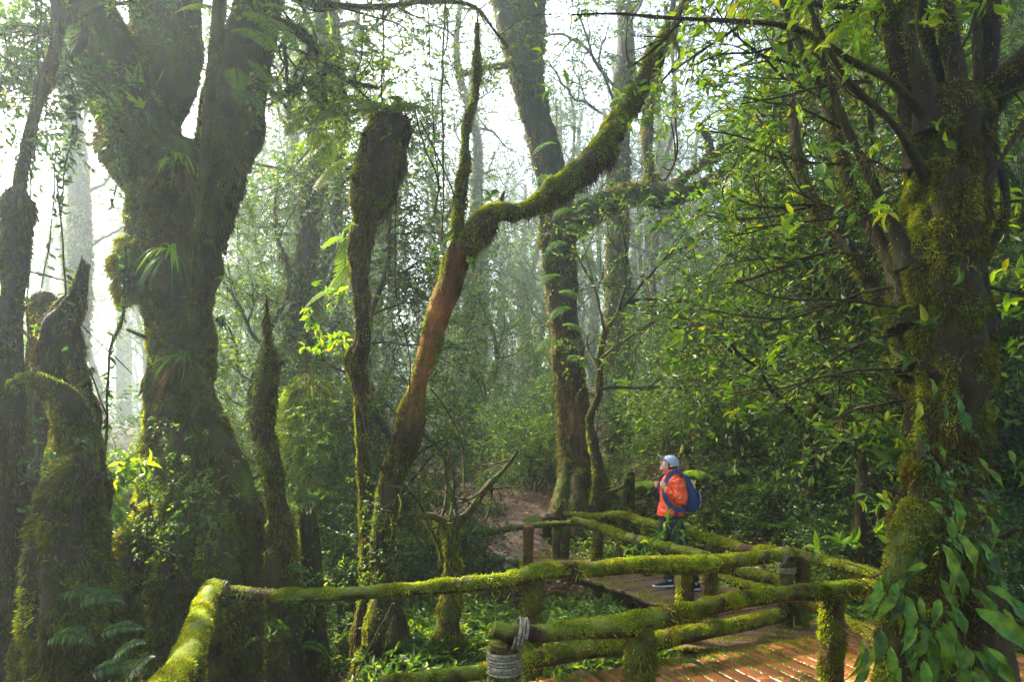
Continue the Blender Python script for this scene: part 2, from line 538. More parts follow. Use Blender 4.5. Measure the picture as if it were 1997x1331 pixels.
M['greybark'] = solid_mat('grey_green_bark', [(.3, (.020, .018, .013)), (.5, (.055, .050, .035)), (.7, (.045, .06, .02))], 3, .85, .8, 20, (1, 1, .35), bdist=.03)
M['snag'] = solid_mat('rotten_heartwood', [(.3, (.008, .004, .003)), (.5, (.030, .014, .007)), (.7, (.065, .035, .014))], 7, .8, 1, 40, (1, 1, .2), bdist=.03)
M['log'] = solid_mat('wet_rail_log', [(.3, (.010, .005, .003)), (.48, (.045, .020, .008)), (.58, (.06, .070, .008)), (.75, (.11, .12, .012))], 6, .55, .9, 30, bdist=.02)
M['plank'] = solid_mat('wet_red_plank', [(.30, (.030, .010, .005)), (.43, (.16, .050, .016)), (.58, (.32, .115, .035)), (.78, (.46, .19, .06))], 3.2, .5, .8, 24, (.22, 3.2, 1), spec=.5, bdist=.006, wet=4)
M['darkplank'] = solid_mat('dark_weathered_plank', [(.3, (.03, .014, .01)), (.5, (.10, .05, .03)), (.7, (.17, .09, .055))], 6, .5, .6, 60, (.5, 3, 1), spec=.5, bdist=.006)
M['rope'] = solid_mat('weathered_rope', [(.3, (.07, .06, .035)), (.55, (.22, .20, .13)), (.75, (.36, .34, .24))], 40, .9, .5, 150)
M['soil'] = solid_mat('damp_soil', [(.3, (.010, .007, .004)), (.5, (.035, .022, .012)), (.62, (.045, .030, .014)), (.75, (.03, .042, .01))], 2.2, .9, 1, 14, bdist=.06)
M['path'] = solid_mat('trodden_earth', [(.3, (.035, .024, .017)), (.5, (.07, .048, .037)), (.7, (.125, .092, .074))], 2.5, .7, .9, 18, bdist=.04)
g3 = lambda a, b, c, d=None: [(0, a), (.4, b), (.8, c)] + ([(.97, d)] if d else [])
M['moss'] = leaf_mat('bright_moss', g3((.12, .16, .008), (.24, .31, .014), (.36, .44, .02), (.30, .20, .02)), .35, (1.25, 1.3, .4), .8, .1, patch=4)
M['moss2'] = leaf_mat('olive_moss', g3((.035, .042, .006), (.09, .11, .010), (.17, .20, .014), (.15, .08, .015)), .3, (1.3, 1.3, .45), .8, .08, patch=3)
M['mossbrown'] = leaf_mat('brown_moss', g3((.022, .014, .006), (.065, .040, .012), (.12, .085, .018), (.10, .13, .012)), .25, (1.3, 1.1, .5), .85, .1)
M['beard'] = leaf_mat('beard_moss', g3((.05, .05, .015), (.10, .095, .025), (.15, .14, .04)), .45, (1.3, 1.2, .6), .85, .1)
M['leaf'] = leaf_mat('forest_leaf', g3((.022, .055, .008), (.045, .10, .012), (.085, .16, .016), (.22, .24, .02)), .45, (1.6, 1.7, .3), .45, .25)
M['bright'] = leaf_mat('bright_leaf', g3((.06, .14, .010), (.13, .25, .012), (.22, .34, .014), (.42, .36, .02)), .5, (1.4, 1.4, .25), .42, .2)
M['lime'] = leaf_mat('lime_frond', g3((.08, .18, .010), (.15, .28, .012), (.24, .34, .012)), .5, (1.35, 1.35, .25), .55, .12)
M['deep'] = leaf_mat('deep_green_leaf', g3((.012, .035, .007), (.025, .065, .011), (.05, .11, .014), (.10, .17, .02)), .35, (1.5, 1.7, .4), .38, .3)
M['glossy'] = leaf_mat('glossy_hanging_leaf', g3((.022, .060, .005), (.045, .11, .007), (.07, .14, .008), (.16, .20, .010)), .3, (1.5, 1.4, .2), .30, .15, patch=14)
M['fog'] = leaf_mat('mist_paled_leaf', g3((.030, .060, .022), (.05, .095, .03), (.09, .14, .045)), .4, (1.3, 1.4, .7), .5, .3)  # far foliage paled toward grey, mist put into its leaf colour
M['fern'] = leaf_mat('fern_green', g3((.03, .085, .010), (.06, .15, .014), (.11, .22, .014)), .45, (1.4, 1.5, .3), .55, .12)
_t = M['plank'].node_tree; _b = [n for n in _t.nodes if n.type == 'BSDF_PRINCIPLED'][0]; _s = _b.inputs['Base Color'].links[0].from_socket
_o = _t.nodes.new('ShaderNodeObjectInfo'); _h = _t.nodes.new('ShaderNodeHueSaturation'); _m = _t.nodes.new('ShaderNodeMapRange'); _m.inputs['To Min'].default_value = .45; _m.inputs['To Max'].default_value = 1.35
_t.links.new(_o.outputs['Random'], _m.inputs['Value']); _t.links.new(_m.outputs[0], _h.inputs['Value']); _t.links.new(_s, _h.inputs['Color']); _t.links.new(_h.outputs[0], _b.inputs['Base Color'])
_t = M['log'].node_tree; _b = [n for n in _t.nodes if n.type == 'BSDF_PRINCIPLED'][0]; _s = _b.inputs['Base Color'].links[0].from_socket
_g = _t.nodes.new('ShaderNodeNewGeometry'); _x = _t.nodes.new('ShaderNodeSeparateXYZ'); _t.links.new(_g.outputs['True Normal'], _x.inputs[0])
_m = _t.nodes.new('ShaderNodeMapRange'); _m.inputs['From Min'].default_value = -.15; _m.inputs['From Max'].default_value = .45; _t.links.new(_x.outputs[2], _m.inputs['Value'])
_n = _t.nodes.new('ShaderNodeMapRange'); _n.inputs['From Min'].default_value = .40; _n.inputs['From Max'].default_value = .50; _t.links.new(noise(_t, 3, 3, .6), _n.inputs['Value'])
_k = _t.nodes.new('ShaderNodeMath'); _k.operation = 'MULTIPLY'; _t.links.new(_m.outputs[0], _k.inputs[0]); _t.links.new(_n.outputs[0], _k.inputs[1])
_c = _t.nodes.new('ShaderNodeMix'); _c.data_type = 'RGBA'; _t.links.new(_k.outputs[0], _c.inputs[0]); _t.links.new(_s, _c.inputs[6]); _c.inputs[7].default_value = (.10, .125, .010, 1); _t.links.new(_c.outputs[2], _b.inputs['Base Color'])
M['litter'] = leaf_mat('leaf_litter', [(0, (.05, .02, .01)), (.35, (.16, .05, .018)), (.7, (.28, .10, .03)), (.95, (.40, .26, .04))], .2, (1.2, 1, .5), .6, .3)
M['twig'] = solid_mat('mossy_twig', [(.3, (.015, .010, .006)), (.55, (.04, .03, .012)), (.75, (.09, .10, .015))], 8, .8, 0)


# ------------------------------------------------------------------ ground, path, haze
def gz(x, y):
    x = np.asarray(x, float); y = np.asarray(y, float)
    h = -.62 + 1.05 * smooth((y - 9.0) / 6) * (1 - .45 * smooth((-x - 1.5) / 4))
    h = h + 2.1 * smooth((y - 8.2 + .55 * (x - 2.4)) / 7) * smooth((x - 1.2) / 3.2)
    h = h + .055 * np.maximum(0, y - 15) + .05 * np.maximum(0, x - 3) * smooth((y - 4) / 5) + .02 * np.maximum(0, y - 15) * smooth((x - 3) / 6)
    h = h - .35 * smooth((-x - .6) / 2) * smooth((8.5 - y) / 3)
    p = np.stack([x, y, x * 0], -1)
    return h + .14 * fbm(p * .55, 31, 3) + .045 * fbm(p * 3.1, 41, 2)


def sheet(x0, x1, y0, y1, nx, ny, dz=0, yp=1.0, mask=None):
    u = np.linspace(0, 1, nx); v = np.linspace(0, 1, ny) ** yp
    X, Y = np.meshgrid(x0 + (x1 - x0) * u, y0 + (y1 - y0) * v); Z = gz(X, Y) + dz
    V = np.stack([X, Y, Z], -1).reshape(-1, 3); i = (np.arange(ny - 1)[:, None] * nx + np.arange(nx - 1)[None]).ravel()
    return V, np.stack([i, i + 1, i + nx + 1, i + nx], -1)


G = Geo(); V, Fq = sheet(-90, 90, -12, 130, 420, 420); G.add(V, Fq, True)
ground = G.build("ground", M['soil']); ground["kind"] = "structure"

# trodden path winding past the big tree
pc = resample([[-3.6, 11.2, 0, 1.2], [-1.2, 11.9, 0, 1.5], [-.2, 13.6, 0, 1.45], [.1, 15.6, 0, 1.0], [1.4, 17.5, 0, .8], [3.2, 18.4, 0, .8], [5.5, 18.8, 0, .8]], .2)
tn = unit(np.gradient(pc[:, :2], axis=0)); nn_ = np.stack([-tn[:, 1], tn[:, 0]], -1)
K = 13; s = np.linspace(-1, 1, K)
wv = pc[:, 3] * (1 + .25 * fbm(pc[:, :3] * 1.3, 5, 2))
XY = pc[:, None, :2] + nn_[:, None] * (s[None] * wv[:, None])[..., None]
Z = gz(XY[..., 0], XY[..., 1]) + .07 * (1 - np.abs(s[None]) ** 4) - .03
V = np.concatenate([XY, Z[..., None]], -1).reshape(-1, 3); i = (np.arange(len(pc) - 1)[:, None] * K + np.arange(K - 1)[None]).ravel()
G = Geo(); G.add(V, np.stack([i, i + 1, i + K + 1, i + K], -1), True)
o = G.build("path", M['path']); o["kind"] = "structure"


def box(g, cx, cy_, cz, sx, sy, sz, rz=0.0, tilt=0.0):
    """a slightly bevelled box"""
    b = min(sx, sy, sz) * .16
    X = [-sx / 2, -sx / 2 + b, sx / 2 - b, sx / 2]; V = []; 
    def pt(x, y, z): V.append((x, y, z))
    hx, hy, hz = sx / 2, sy / 2, sz / 2
    for x, y, z in ((hx - b, hy, hz - b), (hx, hy - b, hz - b), (hx - b, hy - b, hz)):
        for i in range(8):
            sxn, syn, szn = (1 if i & 1 else -1), (1 if i & 2 else -1), (1 if i & 4 else -1); pt(sxn * x, syn * y, szn * z)
    V = A(V, ); 
    Q = [[16 + 4, 16 + 5, 16 + 7, 16 + 6], [16 + 0, 16 + 2, 16 + 3, 16 + 1], [0, 1, 5, 4], [2, 6, 7, 3], [8, 12, 14, 10], [9, 11, 15, 13]]
    for zz in (0, 4):
        a = 16 + zz
        Q += [[a, a + 1, zz + 1, zz], [a + 3, a + 2, zz + 2, zz + 3], [a + 2, a, 8 + zz, 10 + zz], [a + 1, a + 3, 11 + zz, 9 + zz]]
    Q += [[0, 4, 12, 8], [1, 9, 13, 5], [2, 10, 14, 6], [3, 7, 15, 11]]
    T = []
    for i in range(8): T.append([i, 8 + i, 16 + i])
    c, s_ = cos(rz), sin(rz)
    V[:, 2] += V[:, 1] * tilt
    W = V.copy(); W[:, 0] = V[:, 0] * c - V[:, 1] * s_ + cx; W[:, 1] = V[:, 0] * s_ + V[:, 1] * c + cy_; W[:, 2] = V[:, 2] + cz
    g.add(W, Q); 
    n = g.n - 24; g.f.append(A(T) + n); g.v.append(np.zeros((0, 3))); g.sm.append(False)
    return g


def haze():
    g = Geo(); x0, x1, y0, y1, z0, z1 = -91, 91, -13, 131, -3, 24
    V = [(x, y, z) for z in (z0, z1) for y in (y0, y1) for x in (x0, x1)]
    g.add(V, [[0, 2, 3, 1], [4, 5, 7, 6], [0, 1, 5, 4], [2, 6, 7, 3], [0, 4, 6, 2], [1, 3, 7, 5]])
    m, t, o = nt("forest_mist"); v = t.nodes.new("ShaderNodeVolumePrincipled")
    v.inputs["Color"].default_value = (.78, .94, 1.0, 1); v.inputs["Density"].default_value = .0035; v.inputs["Anisotropy"].default_value = .7
    t.links.new(v.outputs[0], o.inputs["Volume"])
    h = g.build("haze", m); h["kind"] = "stuff"


haze()


# ------------------------------------------------------------------ log railings and board decks
def lp(pts):
    """photo pixels (x, y, depth, width in pixels) -> points with radius"""
    return A([list(P(a, b, d)) + [w / 2 / FPX * d] for a, b, d, w in pts])


top_mask = lambda thr=-.2, k=3.0, lo=.1: (lambda p, n, t: np.clip(lo + smooth((n[:, 2] - thr) * 1.9) * smooth(1.5 + 1.8 * fbm(p * k, 3, 2)), 0, 1))
noise_mask = lambda k=2.5, bias=.5, s=2.0: (lambda p, n, t: np.clip(bias + s * fbm(p * k, 8, 3), 0.04, 1))


def rail(par, pts, seed, name="rail", bare=(), dens=52000, ln=.015, mat='moss', thr=-.45, lo=.05, seg=18):
    pts = A(pts, float); pts[:, 3] = np.maximum(pts[:, 3] - .010, pts[:, 3] * .6)
    T = Tube(pts, seg=seg, step=.04, rough=.12, freq=4, seed=seed, fine=.05)
    T.geo().join(Geo()); o = T.geo().build(name, M['log'], par)
    def mk(p, n, t):
        m = top_mask(thr, 3.2, lo)(p, n, t)
        for c, r in bare: m = m * smooth((np.linalg.norm(p - A(c), axis=1) - r) / .12)
        return m
    g = moss(T, dens, ln, .0045, 1.0, .05, 1.3, mk, seed=seed)
    g2 = moss(T, dens * .25, ln * 1.6, .005, .7, .6, .8, lambda p, n, t: mk(p, n, t) * smooth(1.2 * fbm(p * 5, 77, 2) + .2), g=g, seed=seed + 3)
    g.build("moss", M[mat], o)
    # tufts hanging below
    p, n = T.sample(160, mask=lambda p, n, t: (n[:, 2] < -.2) * .8)
    if len(p):
        g = beards(p, .03 + .07 * rng.random(len(p)) ** 2, seed=seed, w=.003)
        g.build("hanging_moss", M['moss2'], o)
    return T


def post(par, x, y, z0, z1, r, seed, lean=(0, 0), moss_d=16000, mat='log', mm='moss2', name="post", fork=False, mbias=.55):
    pts = [[x, y, z0, r * 1.06], [x + lean[0] * .5, y + lean[1] * .5, (z0 + z1) / 2, r * .96], [x + lean[0], y + lean[1], z1, r]]
    T = Tube(pts, seg=18, step=.04, rough=.14, freq=4, seed=seed, fine=.06)
    o = T.geo().build(name, M[mat], par)
    if moss_d:
        moss(T, moss_d, .024, .005, .7, .7, .9, noise_mask(3, mbias, 1.6), seed=seed).build("moss", M[mm], o)
        moss(T, moss_d * .8, .022, .0045, .8, .4, .9, lambda p, n, t: smooth((-n[:, 0] * .8 + n[:, 2] * .6) * 1.3 + .1) * noise_mask(4, .5, 1.5)(p, n, t), seed=seed + 1).build("sun_tinted_moss", M['moss'], o)  # brighter moss on left and upper faces, sunlight put into its colour
    return o


def rope(par, c, axis, r, turns, pitch, thick=.009, strands=3, name="rope", gap=1.0):
    """laid rope wound round a log: three twisted strands"""
    axis = unit(A(axis, float)); ref = A([0, 0, 1.]) if abs(axis[2]) < .8 else A([1., 0, 0])
    u = unit(np.cross(axis, ref)); v = np.cross(axis, u); g = Geo()
    n = int(turns * 34); t = np.linspace(0, turns, n)
    lump = 1 + .03 * np.sin(t * 3.1) + .02 * np.sin(t * 7.7)
    core = A(c) + (u * np.cos(2 * pi * t)[:, None] + v * np.sin(2 * pi * t)[:, None]) * r * lump[:, None] + axis * ((t - turns / 2) * pitch)[:, None]
    T, a, b = frames(core)
    for s in range(strands):
        ph = 2 * pi * s / strands + t * 2 * pi * r * 9
        cc = core + (a * np.cos(ph)[:, None] + b * np.sin(ph)[:, None]) * thick * .5
        k = 6; th = np.linspace(0, 2 * pi, k, endpoint=False)
        VV = cc[:, None] + (a[:, None] * np.cos(th)[None, :, None] + b[:, None] * np.sin(th)[None, :, None]) * thick * .56
        i = np.arange(n - 1)[:, None] * k; j = np.arange(k)[None]; j2 = (j + 1) % k
        g.add(VV.reshape(-1, 3), np.stack([i + j, i + j2, i + k + j2, i + k + j], -1).reshape(-1, 4), True)
    return g.build(name, M['rope'], par)


Z0 = -.75
# --- the long railing on the far side of the near deck
r1 = lp([(418, 1152, 5.45, 30), (520, 1163, 5.45, 34), (650, 1161, 5.45, 33), (780, 1152, 5.5, 34), (900, 1143, 5.6, 37), (1000, 1132, 5.75, 38), (1055, 1116, 5.85, 42), (1150, 1112, 6.0, 37), (1250, 1104, 6.2, 38), (1335, 1104, 6.35, 44), (1430, 1096, 6.6, 33), (1500, 1088, 6.75, 31), (1543, 1080, 6.9, 24)])
F1 = thing("log_railing", "long mossy log railing crossing behind the near deck, roped at its left corner", "railing", (r1[6][0], r1[6][1], Z0)); r1[:, 3] *= .92
T = rail(F1, r1, 1, bare=[(P(700, 1165, 5.45), .12), (P(430, 1150, 5.45), .05)], dens=52000)
lr = lp([(418, 1148, 5.42, 34), (395, 1190, 4.95, 40), (388, 1225, 4.55, 46), (375, 1262, 4.2, 50), (352, 1310, 3.8, 60), (300, 1390, 3.2, 66)])
T = Tube(lr, seg=18, step=.035, rough=.17, freq=4, seed=12, fine=.06); o = T.geo().build("rail", M['log'], F1)
moss(T, 34000, .018, .004, .8, .3, .9, lambda p, n, t: np.clip(.12 + smooth(n[:, 2] * .9 - n[:, 0] * .35 + .15) * smooth(.75 + 2.2 * fbm(p * 5, 19, 2)), 0, 1), seed=12).build("moss", M['moss'], o)
for (px, py, d, r, s, ln) in ((1040, 1125, 5.9, .078, 2, (0, 0)), (1337, 1105, 6.45, .075, 3, (0, 0)), (1534, 1084, 6.92, .066, 4, (0, 0)), (418, 1160, 5.6, .06, 5, (.0, 0))):
    q = P(px, py, d); post(F1, q[0], q[1], Z0, q[2] + (.07 if px == 1534 else -.02), r, s, mbias=.35 if px == 1534 else .6)
rope(F1, P(432, 1153, 5.45), (1, .05, -.1), .074, 4, .02); rope(F1, P(417, 1150, 5.40), (.3, -1, .1), .070, 3, .02)
rope(F1, P(1522, 1086, 6.84), (1, .3, .1), .076, 3, .02); rope(F1, P(1535, 1112, 6.92) , (0, 0, 1), .082, 3, .02)
rope(F1, P(1042, 1285, 5.9), (0, 0, 1), .092, 3, .022)
# low rail along the deck edge
l1 = lp([(740, 1335, 4.75, 34), (860, 1322, 4.95, 36), (960, 1308, 5.15, 34), (1050, 1287, 5.4, 40), (1150, 1268, 5.65, 40), (1260, 1255, 5.9, 42), (1340, 1240, 6.15, 36), (1430, 1222, 6.4, 33), (1520, 1203, 6.75, 32)])
F1b = thing("low_log_rail", "low mossy log lying along the far edge of the near deck under the long railing", "railing", (l1[5][0], l1[5][1], 0))
rail(F1b, l1, 21, name="log", dens=42000, thr=-.4)

# --- the near railing
r2 = lp([(962, 1228, 4.25, 42), (1000, 1236, 4.27, 46), (1060, 1238, 4.3, 46), (1130, 1230, 4.35, 47), (1215, 1224, 4.4, 54), (1255, 1214, 4.45, 52), (1340, 1196, 4.6, 43), (1440, 1172, 4.85, 43), (1530, 1160, 5.0, 41), (1600, 1155, 5.1, 42), (1680, 1148, 5.25, 38), (1765, 1146, 5.4, 34)])
F2 = thing("log_railing", "nearest log railing, its bare dark log end lashed with rope to a stout post", "railing", (r2[5][0], r2[5][1], Z0)); r2[:, 3] *= .92
rail(F2, r2, 31, bare=[(P(975, 1235, 4.25), .22), (P(1040, 1262, 4.3), .1)], dens=56000)
q = P(985, 1262, 4.3); post(F2, q[0], q[1], Z0, q[2] + .02, .088, 33, mbias=.3)
q = P(1247, 1222, 4.45); post(F2, q[0], q[1], Z0, q[2], .092, 34, mbias=.75, lean=(.0, 0)); 
q = P(1622, 1158, 5.15); post(F2, q[0], q[1], Z0, q[2], .086, 35, lean=(0, 0), mbias=.5)
q = P(984, 1291, 4.3); rope(F2, q, (0, 0, 1), .104, 7, .0205, .0095); q = P(984, 1334, 4.3); rope(F2, q, (0, 0, 1), .106, 4, .021, .0095)
q = P(1013, 1237, 4.27); rope(F2, q, (1, .1, -.25), .094, 3, .022, .0095)
q = P(1240, 1337, 4.45); rope(F2, q, (0, 0, 1), .106, 2, .022, .0095)

# --- the two sides of the path to the landing
r3 = lp([(1118, 1014, 9.6, 16), (1165, 1030, 9.1, 22), (1215, 1048, 8.55, 24), (1255, 1058, 8.1, 24), (1310, 1072, 7.65, 25), (1370, 1086, 7.25, 25), (1430, 1110, 6.95, 24)])
F3 = thing("log_railing", "thin mossy log railing in front of the hiker's legs", "railing", (r3[3][0], r3[3][1], Z0))
rail(F3, r3, 41, dens=26000, ln=.018, thr=-.4, bare=[(P(1240, 1052, 8.2), .12)])
for px, py, d in ((1165, 1030, 9.15), (1385, 1092, 7.25)):
    q = P(px, py, d); post(F3, q[0], q[1], Z0, q[2], .07, int(px), moss_d=9000)
l3 = lp([(1385, 1122, 7.6, 14), (1420, 1132, 7.4, 18), (1455, 1146, 7.2, 24), (1500, 1158, 7.0, 30), (1560, 1172, 6.8, 26)])
rail(F3, l3, 43, name="low_rail", dens=22000, ln=.018, thr=-.4)
r4 = lp([(1100, 1004, 10.2, 12), (1165, 1010, 9.9, 18), (1215, 1008, 9.6, 20), (1262, 1022, 9.2, 19), (1330, 1042, 8.6, 21), (1400, 1058, 8.1, 24), (1452, 1072, 7.7, 24), (1520, 1078, 7.2, 20), (1556, 1084, 6.95, 22), (1640, 1104, 6.4, 26), (1700, 1120, 6.1, 26), (1760, 1135, 5.9, 26)])
F4 = thing("log_railing", "mossy log railing behind the hiker running on to the big right-hand trunk", "railing", (r4[4][0], r4[4][1], Z0))
rail(F4, r4, 51, dens=24000, ln=.018, thr=-.4, bare=[(P(1455, 1075, 7.7), .1)])
for px, py, d in ((1215, 1010, 9.65), (1262, 1024, 9.2), (1388, 1056, 8.15), (1565, 1092, 6.95), (1168, 1012, 9.95)):
    q = P(px, py, d); post(F4, q[0], q[1], Z0, q[2], .07, int(px) + 1, moss_d=9000)
l4 = lp([(1400, 1112, 8.2, 18), (1460, 1122, 7.9, 24), (1530, 1140, 7.5, 28), (1600, 1190, 6.6, 26), (1690, 1235, 5.9, 26), (1780, 1300, 5.2, 24)])
rail(F4, l4, 53, name="low_rail", dens=24000, ln=.018, thr=-.4)
# --- railing by the earth path, left of the big trunk
r5 = lp([(818, 1006, 10.2, 16), (880, 1032, 10.3, 18), (940, 1040, 10.4, 17), (1010, 1030, 10.5, 15), (1070, 1024, 10.7, 14), (1130, 1022, 10.9, 13)])
F5 = thing("log_railing", "thin grey log railing beside the earth path with one pale split post", "railing", (r5[3][0], r5[3][1], -.4))
rail(F5, r5, 61, dens=5000, ln=.024, thr=.1, lo=.0)
q = P(1028, 1030, 10.0); post(F5, q[0], q[1], -.8, q[2] + .02, .075, 62, lean=(.02, 0), moss_d=3000, mat='redbark')
for px in (1102, 1085, 840):
    q = P(px, 1028, 10.8); post(F5, q[0], q[1], -.6, q[2], .07, px, moss_d=8000)
# --- short stub of railing by the big roots
F6 = thing("log_railing", "short stub of mossy railing with two posts beside the big trunk roots", "railing", P(1230, 975, 12.5))
q = P(1231, 922, 12.5); post(F6, q[0], q[1], -.1, q[2], .065, 71, moss_d=7000); q = P(1222, 935, 12.2); post(F6, q[0], q[1], -.1, q[2], .05, 72, moss_d=7000)
rail(F6, lp([(1180, 962, 12.0, 8), (1205, 955, 12.1, 10), (1222, 945, 12.2, 11), (1233, 932, 12.3, 12)]), 73, dens=6000)
# stone block beside the path
G = Geo(); q = P(1072, 1000, 12.2); box(G, q[0], q[1], q[2] - .22, .36, .36, .42, .3)
tag(G.build("stone_block", M['darkbark'], None, org=tuple(q)), "squared dark stone block standing at the edge of the earth path", "stone block")


def deck(name, label, a, b, width_dir, n, plank_w, gap, length, mat, zf=0.0, org=None, thick=.04, seed=0):
    """boards laid side by side from a to b, each running along width_dir"""
    a, b = A(a, float), A(b, float); u = unit(b - a); w = unit(A(width_dir, float))
    th = thing(name, label, "deck", (*((a + b) / 2), zf)); r = np.random.default_rng(seed)
    step = np.linalg.norm(b - a) / n; rz = math.atan2(w[1], w[0])
    pitch = plank_w + gap
    for i in range(n):
        c = a + u * (i + .5) * step + w * length / 2
        g = Geo(); L = length * (1 + .03 * r.normal()); 
        box(g, 0, 0, 0, L, (step - gap) * (1 + .02 * r.normal()), thick, 0)
        pl = g.build("plank", M[mat], None); pl.parent = th; pl.location = (c[0] - th.location[0], c[1] - th.location[1], -thick / 2 + .004 * r.normal()); pl.rotation_euler = (.012 * r.normal(), .002 * r.normal(), rz + .006 * r.normal())
    # beams
    for k in (.12, .5, .88):
        g = Geo(); p1 = a + w * length * k; m = (p1 + p1 + (b - a)) / 2
        box(g, m[0], m[1], zf - thick - .06, np.linalg.norm(b - a), .1, .1, math.atan2(u[1], u[0])); g.build("beam", M['darkbark'], th)
    # moss in the gaps and along the ends
    ms = Geo(); k = int(n * length * 620); ii = r.integers(0, n + 1, k); tt = r.random(k)
    edge = r.random(k) < .35; tt = np.where(edge, np.where(r.random(k) < .5, tt ** 3 * .25, 1 - tt ** 3 * .25), tt)
    p = (a[None] + u[None] * (ii * step)[:, None] + w[None] * (tt * length)[:, None] + u[None] * (r.normal(size=(k, 1)) * (gap * .55 + .03 * edge[:, None])))
    p3 = np.concatenate([p, np.full((k, 1), zf - .004)], 1)
    keep = r.random(k) < np.clip(.35 + 1.7 * fbm(p3 * 2.2, 55, 2), .03, 1); p3 = p3[keep]; k = len(p3)
    dd = unit(r.normal(size=(k, 3)) * .8 + A([0, 0, .8])); leaves(ms, p3, dd, r.normal(size=(k, 3)), .018 + .016 * r.random(k), .008)
    ms.build("moss", M['moss'], th)
    return th


# near deck: boards run across the walkway, the walkway runs right and away
deck("boardwalk_deck", "wet red plank deck with moss in its gaps between the two nearest railings", (-.25, 5.25), (4.05, 6.95), (.41, -1.0), 29, .135, .026, 1.75, 'plank', 0.0, seed=1)
deck("boardwalk_deck", "dark weathered plank deck under the hiker's feet", (2.05, 7.0), (.62, 9.6), (1.0, .55), 18, .14, .014, 1.35, 'darkplank', -.012, seed=2)
deck("boardwalk_deck", "small plank landing at the far end of the walkway by the roots", (.12, 9.35), (.12, 10.35), (1.0, .02), 7, .14, .014, 1.9, 'darkplank', -.03, seed=3)
deck("boardwalk_deck", "dark plank deck joining the two walkways by the corner post", (1.5, 6.28), (2.2, 7.25), (1.0, -.1), 7, .14, .014, 1.7, 'darkplank', -.025, seed=4)

# fallen leaves on the boards
r_ = np.random.default_rng(4)
for i in range(60):
    t, w = r_.random(), r_.random(); x = .35 + 3.2 * t + .5 * w * .41; y = 5.3 + 1.35 * t - 1.2 * w
    g = Geo(); a_ = r_.random() * 6.3; L = .07 + .06 * r_.random()
    leaves(g, A([[0, 0, 0]]), A([[cos(a_), sin(a_), .1]]), A([[r_.normal() * .2, r_.normal() * .2, 1]]), L, L * .45, 'near', True)
    o = g.build("fallen_leaf", M['litter'] if i % 3 else M['bright']); o.location = (x, y, .022)
    tag(o, "small curled fallen leaf lying on the wet red planks", "leaf", "fallen leaves on the near deck")
g = Geo(); leaves(g, A([[0, 0, 0]]), A([[1, -.3, .15]]), A([[0, 0, 1.]]), .22, .13, 'near', True); o = g.build("fallen_leaf", M['deep']); o.location = P(1325, 1298, 5.7)
tag(o, "big dark green fallen leaf lying flat on the wet red planks", "leaf")


# ------------------------------------------------------------------ the large trees and snags
def base_of(pts): q = pts[0]; return (q[0], q[1], float(gz(q[0], q[1])))


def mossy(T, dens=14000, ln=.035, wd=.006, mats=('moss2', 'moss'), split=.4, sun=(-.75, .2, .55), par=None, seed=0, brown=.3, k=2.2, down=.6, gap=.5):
    """dark moss everywhere in patches, brighter moss painting sunlight on the sun side, brown shag below"""
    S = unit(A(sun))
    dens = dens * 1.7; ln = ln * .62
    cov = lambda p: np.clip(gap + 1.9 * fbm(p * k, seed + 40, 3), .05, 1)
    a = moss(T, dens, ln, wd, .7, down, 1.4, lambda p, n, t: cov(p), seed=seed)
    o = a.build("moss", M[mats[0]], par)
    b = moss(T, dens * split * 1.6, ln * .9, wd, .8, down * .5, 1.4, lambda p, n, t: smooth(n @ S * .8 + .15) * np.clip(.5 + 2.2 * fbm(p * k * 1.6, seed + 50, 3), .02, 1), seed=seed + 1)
    b.build("sun_tinted_moss", M[mats[1]], par)  # brighter colour carries the sunlight on faces turned to it
    if brown:
        c = moss(T, dens * brown, ln * 1.7, wd * .9, .45, 1.2, .5, lambda p, n, t: np.clip(-.1 + 2 * fbm(p * 1.7, seed + 60, 2), 0, 1), seed=seed + 2)
        c.build("brown_moss", M['mossbrown'], par)


def hang(Ts, n, lo, hi, par, seed=0, mat='beard', nz=-.1, w=.004, name="hanging_moss"):
    g = Geo(); r = np.random.default_rng(seed)
    for T in Ts:
        p, N_ = T.sample(n, r, lambda p, nn, t: (nn[:, 2] < nz) * np.clip(.3 + 2 * fbm(p * 2.5, seed + 5, 2), 0, 1))
        if len(p): beards(p, lo + (hi - lo) * r.random(len(p)) ** 2.5, g, seed, w)
    return g.build(name, M[mat], par)


